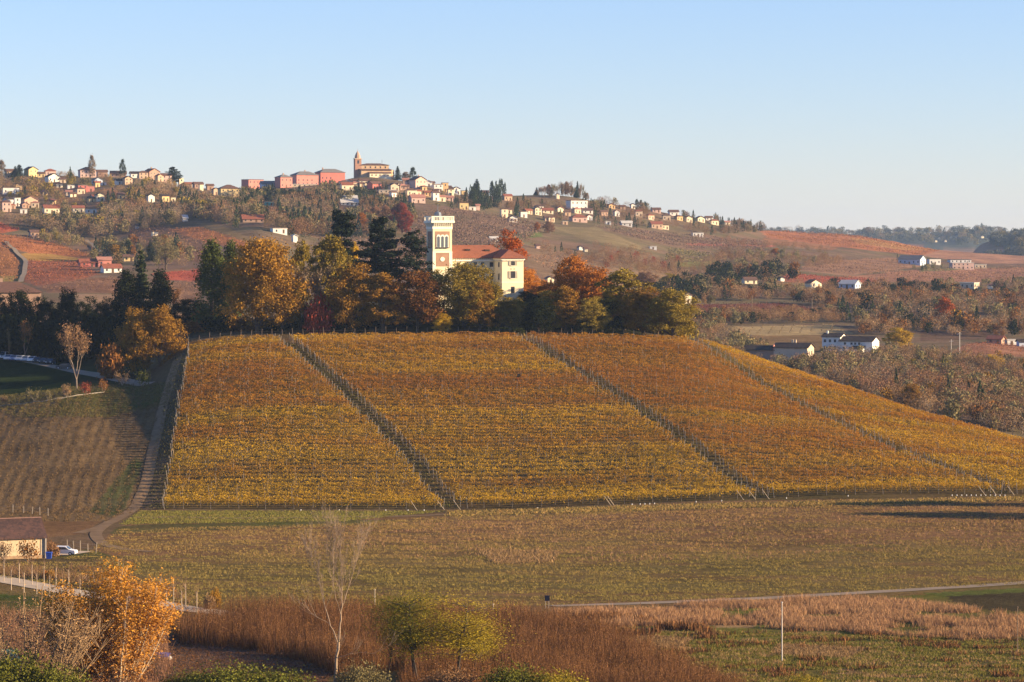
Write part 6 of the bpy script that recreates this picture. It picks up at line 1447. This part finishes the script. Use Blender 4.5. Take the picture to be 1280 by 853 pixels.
def k_birch(seed,H=24):
    rng=np.random.default_rng(seed);segs=[];ends=[]
    def stem(pts,r0,r1,dens,t0=.3):
        pts=np.array(pts,float); k_=np.linspace(0,len(pts)-1,len(pts)*3); q_=np.stack([pchip(np.arange(len(pts)),pts[:,i],k_) for i in range(3)],-1)+rng.normal(0,.05,(len(k_),3)); q_[0]=pts[0]; pts=q_; n=len(pts)-1
        for i in range(n): segs.append((pts[i],pts[i+1],r0+(r1-r0)*(i/n)**.7,r0+(r1-r0)*((i+1)/n)**.7))
        for k in range(dens):
            t=rng.uniform(t0,1)*n; i=int(min(t,n-.001)); q=pts[i]+(pts[i+1]-pts[i])*(t-i); d=pts[i+1]-pts[i]; d/=np.linalg.norm(d); s=rnd_dirs(rng,1)[0]*.55; s[2]=abs(s[2])*.3
            branching(segs,rng,q,d+s,rng.uniform(1.3,2.5),.024,2,ends,.40,.25,(2,4),3,.72)
    stem([(-.5,0,-4),(-.2,0,0),(.1,0,4),(.45,.1,7.2)],.23,.19,3,.7)
    stem([(.45,.1,7.2),(.7,.1,10),(.9,.1,13),(.9,.2,16),(.7,.2,19.5),(.6,.2,22.0)],.15,.015,30)
    stem([(.9,.1,12.2),(1.6,.2,14.3),(2.3,.2,16.5),(3.0,.3,19),(3.6,.3,21.0)],.085,.012,24)
    stem([(.3,0,7.4),(-.7,-.2,10),(-1.5,-.2,13),(-2.2,-.2,16),(-2.9,-.3,18.2),(-3.6,-.3,20.0)],.095,.012,24)
    stem([(.85,0,14),(.2,.6,17),(-.6,.8,20),(-.9,.8,22.0)],.05,.012,18)
    stem([(.8,.1,11),(.0,-.4,14),(-.3,-.5,17),(-.1,-.6,20)],.05,.012,14)
    stem([(-.1,0,5.0),(1.4,-.4,5.7),(3.4,-.5,6.0),(5.4,-.6,6.0)],.055,.01,3)
    stem([(-.9,-.2,10),(-2.6,-.3,11),(-4.5,-.3,12.8)],.04,.01,4)
    E=np.array(ends); m=rng.random(len(E))<.10; C=E[m]+rng.normal(0,.15,(m.sum(),3)); V,Fc=cards(C,.2,rng)
    return V,Fc,tint4(rng.random(len(C)),rng.random(len(C))),segs,H,10
proto('birch0',k_birch,141,bark=solid('birch_bark',(.30,.215,.145),.85,.3,1.2),sides=5)
b=at(419,327); cm,tm,_,_=PROTO['birch0']
root=empty('bare_tree',(b.x,b.y,b.z+.5),0); tag(root,'tall bare pale trunked tree rising in the foreground left of centre','tree')
k=327/F; s_=((HY-648)*k-(b.z+.5))/24.2
for n_,me in (('trunk',tm),('crown',cm)):
    o=link(n_,me,root); o.scale=(s_,s_,s_)
    if n_=='crown': o.material_slots[0].link='OBJECT'; o.material_slots[0].material=LM('ygreen')
for i,(ln,ds) in enumerate(((-.30,1.0),(-.05,1.15),(.12,1.1),(.02,.6))): proto('locust%d'%i,k_locust,150+i,lean=ln,dens=ds*.95,bark=solid('bark_dark',(.06,.045,.035),.95,.3,2))
LC['locust']=((.30,.225,.024),(.19,.16,.022)); LC['locustg']=((.36,.26,.024),(.26,.20,.024)); LC['locustd']=((.16,.14,.020),(.09,.095,.016))
fg('locust0',538,336,738,112,'locustd','dark green feathery tree with leaning black trunk, left of its golden neighbours')
fg('locust1',527,341,733,112,'locust','tallest feathery yellow green tree in the foreground centre')
fg('locust2',566,338,738,130,'locustg','golden feathery tree at the right of the foreground trio')
fg('locust2',590,345,764,70,'locustg','low golden feathery tree at the right edge of the foreground group')
fg('locust3',482,340,756,44,'locustd','slim dark feathery sapling left of the foreground trio')
for i in range(2): proto('fbush%d'%i,k_bush,160+i,cl=110,per=95,card=.15)
LC['fgreen']=((.16,.155,.026),(.085,.095,.020)); LC['fyellow']=((.30,.22,.025),(.18,.15,.022))
for px,D,top,w,c,l in [(235,322,838,52,'fgreen','green bush at the bottom edge right of the orange tree'),(292,320,828,88,'fgreen','broad green bush at the bottom edge, widest of the row'),(350,322,834,62,'fgreen','green bush at the bottom edge left of the tall bare tree'),
    (640,322,828,60,'fgreen','yellow green bush at the bottom edge right of the feathery trees'),(692,322,836,60,'fyellow','yellowish bush at the bottom edge, middle of the photo'),(1003,330,842,40,'fyellow','small yellow bush at the bottom edge on the right'),
    (12,318,812,80,'fgreen','green bush at the bottom left corner'),(70,318,830,60,'fgreen','green bush under the nearly bare many stemmed tree'),(560,325,832,50,'brown','dark brown bush under the golden feathery tree'),(452,325,826,50,'gbrown','grey green bush between the bare tree and the feathery trees')]:
    fg('fbush%d'%(int(px)%2),px,D,top,w*1.15,c,l,name='shrub')
# small gold trees along the gravel road
for q,t_,b_,w_,c_ in ((64,712,724,12,'gold'),(188,727,748,18,'gold'),(268,736,760,14,'gold'),(58,713,722,10,'orange'),(262,742,762,12,'tan')):
    p=hit(q,b_,400); tree('bush%d'%(int(q)%3),q,t_,b_,w_,c_,'small gold leaved tree among the brush beside the gravel road',D=p.y,group='small gold trees by the gravel road')
# young trees with stakes along the gravel road
stk=MB().tube((0,0,-.3),(0,0,3.0),.07,.045,5).mesh('sapling_stem',BARKP)
tw_segs=[]; rr=np.random.default_rng(9)
for i in range(14): tw_segs.append(((0,0,1.5+i*.1),(rr.normal(0,.45),rr.normal(0,.45),2.6+i*.13),.02,.006))
wv,wf=tubes(tw_segs,3); twm=make_mesh('sapling_twigs',wv,[wf],[BARKT])
for i,(q,b_) in enumerate([(14,738),(30,741),(46,743),(62,746),(78,748),(100,751),(5,727),(24,729),(40,731),(55,733),(70,735),(86,738),(189,761),(208,764),(227,767),(246,768),(200,751),(217,753),(232,757)]):
    p=hit(q,b_,400); root=empty('road_sapling',p,rr.uniform(0,6)); tag(root,'thin bare sapling lining the gravel road','sapling','bare saplings along the gravel road')
    link('stem',stk,root); link('twigs',twm,root)
# ------------------------------------------------------------------ fences
def fence(name,pts,step,h,label,mat,wires=(.5,1.0),D=None,dmin=400,sz=.06):
    if D: P=np.array([[(a-CX)/F*d,d] for a,d in pts])
    else:
        X,Y,Z,ok=hits([p[0] for p in pts],[p[1] for p in pts],dmin); P=np.stack([X,Y],-1)
    L_=np.linalg.norm(np.diff(P,axis=0),axis=1).sum(); n=int(L_/step)+1; Q=smooth_path(P,n); Zs=height(Q[:,0],Q[:,1])
    root=empty(name,(Q[0,0],Q[0,1],Zs[0])); tag(root,label,'fence'); o0=np.array([Q[0,0],Q[0,1],Zs[0]])
    pm=MB().box(-sz,sz,-sz,sz,-.3,h).mesh('fence_post',mat); rg=np.random.default_rng(int(abs(pts[0][0]))+3)
    for i in range(n):
        o=link('fence_post',pm,root,(Q[i,0]-o0[0],Q[i,1]-o0[1],Zs[i]-o0[2])); o.rotation_euler=(rg.normal(0,.04),rg.normal(0,.04),0); o.scale=(1,1,rg.uniform(.85,1.12))
    sg=[]
    for w in wires:
        for i in range(n-1): sg.append(((Q[i,0]-o0[0],Q[i,1]-o0[1],Zs[i]-o0[2]+w),(Q[i+1,0]-o0[0],Q[i+1,1]-o0[1],Zs[i+1]-o0[2]+w),.012,.012))
    wv,wf=tubes(sg,3); link('wire',make_mesh('wire',wv,[wf],[solid('wire_grey',(.25,.22,.2),.5)]),root)
    return root
fence('wire_fence',[(236,812),(330,814),(420,815),(520,816),(600,815),(700,814),(800,814),(870,812)],2.6,1.7,'brown post and wire fence along the foot of the hilltop wood',POSTB,D=True)
fence('rail_fence',[(-20,640),(20,641),(60,645)],3,1.5,'pale rail fence behind the stone barn roof',PALE,(.6,1.2),dmin=560)
fence('yard_fence',[(84,686),(100,689),(120,692)],3,1.7,'short post fence at the right end of the farm yard',PALE,(.7,1.4),dmin=500)
for (a,b_) in ((608,656),(722,800)):
    xs=np.arange((a-CX)/F*817,(b_-CX)/F*817,.25); rg=np.random.default_rng(a); C=np.column_stack([np.repeat(xs,40),817+rg.normal(0,.3,len(xs)*40),np.zeros(len(xs)*40)]); C[:,2]=height(C[:,0],C[:,1])+rg.uniform(0,1.35,len(C)); V,Fc=cards(C,.28,rg)
    tag(link('hedge',make_mesh('hedge',V,[Fc],[LM('green')],tint=tint4(rg.random(len(C)),rg.random(len(C))))),'low clipped green hedge below the villa wing' if a==608 else 'low clipped green hedge below the orange trees','hedge')
# low stone wall on the left bank
X,Y,Z,ok=hits([-20,4,30,60,90,110,130],[511,508,505,501,496,493,491],700); Q=smooth_path(np.stack([X,Y],-1),60); m=MB(); zz_=height(Q[:,0],Q[:,1])
for i in range(59): m.add([(Q[i,0],Q[i,1]-.2,zz_[i]-.3),(Q[i+1,0],Q[i+1,1]-.2,zz_[i+1]-.3),(Q[i+1,0],Q[i+1,1]+.2,zz_[i+1]-.3),(Q[i,0],Q[i,1]+.2,zz_[i]-.3),(Q[i,0],Q[i,1]-.2,zz_[i]+.2),(Q[i+1,0],Q[i+1,1]-.2,zz_[i+1]+.2),(Q[i+1,0],Q[i+1,1]+.2,zz_[i+1]+.2),(Q[i,0],Q[i,1]+.2,zz_[i]+.2)],[(4,5,6,7),(0,1,5,4),(2,3,7,6)]+([(0,4,7,3)] if i==0 else [])+([(1,2,6,5)] if i==58 else []))
tag(m.build('low_wall',solid('wall_pale',(.26,.225,.18),.9,.3,1)),'low pale stone wall along the edge of the shaded lawn','wall')
# ------------------------------------------------------------------ cars
TYRE=solid('tyre_black',(.02,.02,.02),.9); GLASS=solid('car_glass',(.05,.07,.09),.1,.05,1,.6); HEADL=solid('lamp_clear',(.7,.7,.68),.2)
def car(loc,rz,paint,label,group=None,van=False):
    root=empty('parked_car',loc,rz); tag(root,label,'car',group); l=4.2; w=1.75
    pm=solid('paint_'+paint,{'white':(.75,.75,.74),'silver':(.45,.47,.5),'blue':(.10,.16,.30),'dark':(.03,.035,.045)}[paint],.35,.05,1,.5)
    hd=1.15 if van else 0
    prof=[(-2.1,.32),(2.1,.32),(2.12,.62),(2.0,.82),(1.1,.98),(.5,1.45+hd*.35),(-1.3,1.48+hd*.35),(-1.95,1.0 if not van else 1.7),(-2.12,.7)]
    MB().prism_x([(a,b) for a,b in prof],-w/2,w/2).build('body',pm,root)
    for s in (-1,1):
        MB().prism_x([(.95,1.0),(.45,1.38+hd*.35),(-1.2,1.40+hd*.35),(-1.6,1.02)],s*w/2-.012,s*w/2+.012).build('side_window',GLASS,root)
        for yy in (1.3,-1.3):
            wh=MB().lathe([(.31,-.1),(.31,.1)],n=14).build('wheel',TYRE,root,(s*(w/2-.06),yy,.31)); wh.rotation_euler=(0,R(90),0)
            rm=MB().lathe([(.18,-.105),(.18,.105)],n=10).build('rim',HEADL,wh)
        MB().box(s*.62-.2,s*.62+.2,2.06,2.13,.6,.76).build('headlight',HEADL,root)
    MB().add([(-.72,1.08,1.0),(.72,1.08,1.0),(.66,.52,1.44+hd*.35),(-.66,.52,1.44+hd*.35)],[(0,1,2,3)]).build('windscreen',GLASS,root).location=(0,.02,.015)
    MB().add([(-.7,-1.98,1.04),(.7,-1.98,1.04),(.64,-1.36,1.46+hd*.35),(-.64,-1.36,1.46+hd*.35)],[(3,2,1,0)]).build('rear_window',GLASS,root).location=(0,-.02,.02)
    return root
for i,(q,py,c,l) in enumerate([(3,449,'white','white topped van at the left end of the shaded row of parked cars'),(10,451,'silver','silver car second in the shaded row of parked cars'),(17,451.5,'blue','blue car third in the shaded row of parked cars'),(24,452,'silver','silver car fourth in the row, left of the middle of the parked cars'),
    (31,452.5,'silver','silver car fifth in the row, just left of the white parked car'),(39,453,'white','bright white car in the middle of the shaded parked row'),(46,454,'dark','dark car just right of the white parked car'),(54,455,'dark','dark car second right of the white parked car'),(62,456,'dark','dark car at the right end of the shaded row'),(79,462,'dark','lone dark car apart on the parking road beside the half bare tree')]):
    p=hit(q,py,770); car((p.x,p.y+1.5,p.z+.06),R(172) if q<70 else R(80),c,l,van=(i==0))
p=at(80,533); car((p.x,p.y,p.z+.12),R(-98),'white','white car parked at the end of the farm yard beside the stone barn')
# ------------------------------------------------------------------ small things
p=at(61.2,524); root=empty('waste_bin',(p.x,p.y,p.z+.1)); tag(root,'blue plastic waste bin at the corner of the stone barn','bin')
BLUE=solid('plastic_blue',(.03,.07,.34),.5,.1,1)
MB().add([(-.38,-.38,.12),(.38,-.38,.12),(.38,.38,.12),(-.38,.38,.12),(-.48,-.46,1.1),(.48,-.46,1.1),(.48,.46,1.1),(-.48,.46,1.1)],[(0,3,2,1),(4,5,6,7),(0,1,5,4),(1,2,6,5),(2,3,7,6),(3,0,4,7)]).build('body',BLUE,root)
MB().prism_x([(-.5,1.103),(.5,1.103),(.48,1.2),(-.2,1.28)],-.52,.52).build('lid',BLUE,root)
for s in (-1,1): MB().lathe([(.12,-.04),(.12,.04)],n=10).build('wheel',TYRE,root,(s*.4,.36,.12)).rotation_euler=(0,R(90),0)
p=at(204,372); root=empty('wheelbarrow',(p.x,p.y,p.z+.05),R(25)); tag(root,'blue wheelbarrow standing at the left edge of the red scrub','wheelbarrow')
MB().add([(-.5,-.35,.35),(.45,-.35,.35),(.45,.35,.35),(-.5,.35,.35),(-.75,-.5,.85),(.8,-.5,.8),(.8,.5,.8),(-.75,.5,.85)],[(0,3,2,1),(0,1,5,4),(1,2,6,5),(2,3,7,6),(3,0,4,7)]).build('tray',BLUE,root)
MB().lathe([(.22,-.06),(.22,.06)],n=12).build('wheel',HEADL,root,(.85,0,.22)).rotation_euler=(R(90),0,0)
MB().tube((.85,.1,.22),(-1.3,.35,.65),.03,.03).tube((.85,-.1,.22),(-1.3,-.35,.65),.03,.03).tube((-.4,.3,.4),(-.5,.32,0),.03,.03).tube((-.4,-.3,.4),(-.5,-.32,0),.03,.03).build('frame',TYRE,root)
p=at(7,326); root=empty('garden_shed',(p.x,p.y+1.5,p.z+.3),R(20)); tag(root,'green roofed open shelter half hidden behind the nearly bare tree, bottom left','shed')
GRN=solid('shed_green',(.13,.22,.15),.7,.2,1)
MB().prism_x([(-1.7,3.0),(1.7,4.6),(1.7,4.7),(-1.7,3.1)],-1.8,1.3).build('roof',GRN,root)
for x in (-1.6,1.1):
    for y,h in ((-1.5,3.0),(1.5,4.45)): MB().box(x-.07,x+.07,y-.07,y+.07,-.5,h).build('post',GRN,root)
MB().box(-1.6,1.1,1.45,1.55,-.3,3.2).build('back_panel',solid('shed_dark',(.05,.04,.035),.9),root)
p=at(684,436); root=empty('notice_board',(p.x,p.y,p.z)); tag(root,'dark blue board on two pale posts at the field edge','sign')
for s in (-.22,.22): MB().box(s-.05,s+.05,-.05,.05,-.3,1.1).build('post',PALE,root)
MB().box(-.34,.34,-.06,.04,1.0,1.75).build('panel',solid('board_navy',(.012,.014,.035),.6,.1,1),root)
def pole(name,px,D,top,r,label,mat,cat='pole',cross=False):
    p=at(px,D); h=(HY-top)*D/F-p.z; root=empty(name,p); tag(root,label,cat); MB().tube((0,0,-.3),(0,0,h),r,r*.7,8).build('shaft',mat,root)
    MB().lathe([(r*1.3,h+.002),(r*1.3,h+.12),(r*.6,h+.16)],n=8).build('cap',mat,root)
    if cross: MB().box(-.9,.9,-.06,.06,h-.6,h-.45).build('crossarm',mat,root)
CONC=solid('concrete_pale',(.52,.48,.42),.85,.2,1)
pole('marker_pole',977.5,372,754,.075,'tall pale pole standing alone in the green meadow, right foreground',CONC)
pole('marker_pole',1272,378,760,.055,'thin brown pole among reeds at the right edge',POSTB)
pole('field_post',616.5,432,756,.10,'short pale post at the field edge left of the dark blue board',PALE)
pole('field_post',468.5,440,738,.08,'short pale post behind the red scrub, right of the tall bare tree',PALE)
pole('utility_pole',1199.5,1240,416,.18,'grey utility pole before the round brown hillock',CONC,cross=True)
pole('utility_pole',1189,1250,425,.14,'shorter utility pole left of the tall one at the hillock',CONC,cross=True)
pole('utility_pole',940,1560,370,.18,'brown utility pole in the hedge above the dark red field',POSTB,cross=True)
pole('utility_pole',1015,1540,374,.18,'brown utility pole at the right end of the dark red field',POSTB,cross=True)
# the small dark crate with a red base between the vines
p=at(648.5,745); root=empty('grape_crates',(p.x,p.y-1.2,p.z),R(8)); tag(root,'dark box on a red crate among the vines in the middle of the slope','crate')
MB().box(-.45,.45,-.3,.3,0,.0+.9).build('stand',POSTB,root); MB().box(-.5,.5,-.35,.35,.903,1.25).build('red_crate',solid('crate_red',(.35,.05,.06),.6),root); MB().box(-.36,.36,-.3,.3,1.253,2.1).build('dark_box',TYRE,root)

# two trees just beyond the right edge whose shadows fall across the field
tree('broad1',1330,560,655,60,'gold','gold tree standing just beyond the right edge of the field',D=611)
tree('broad3',1345,575,665,60,'gold','second gold tree beyond the right edge, nearer the road',D=588)
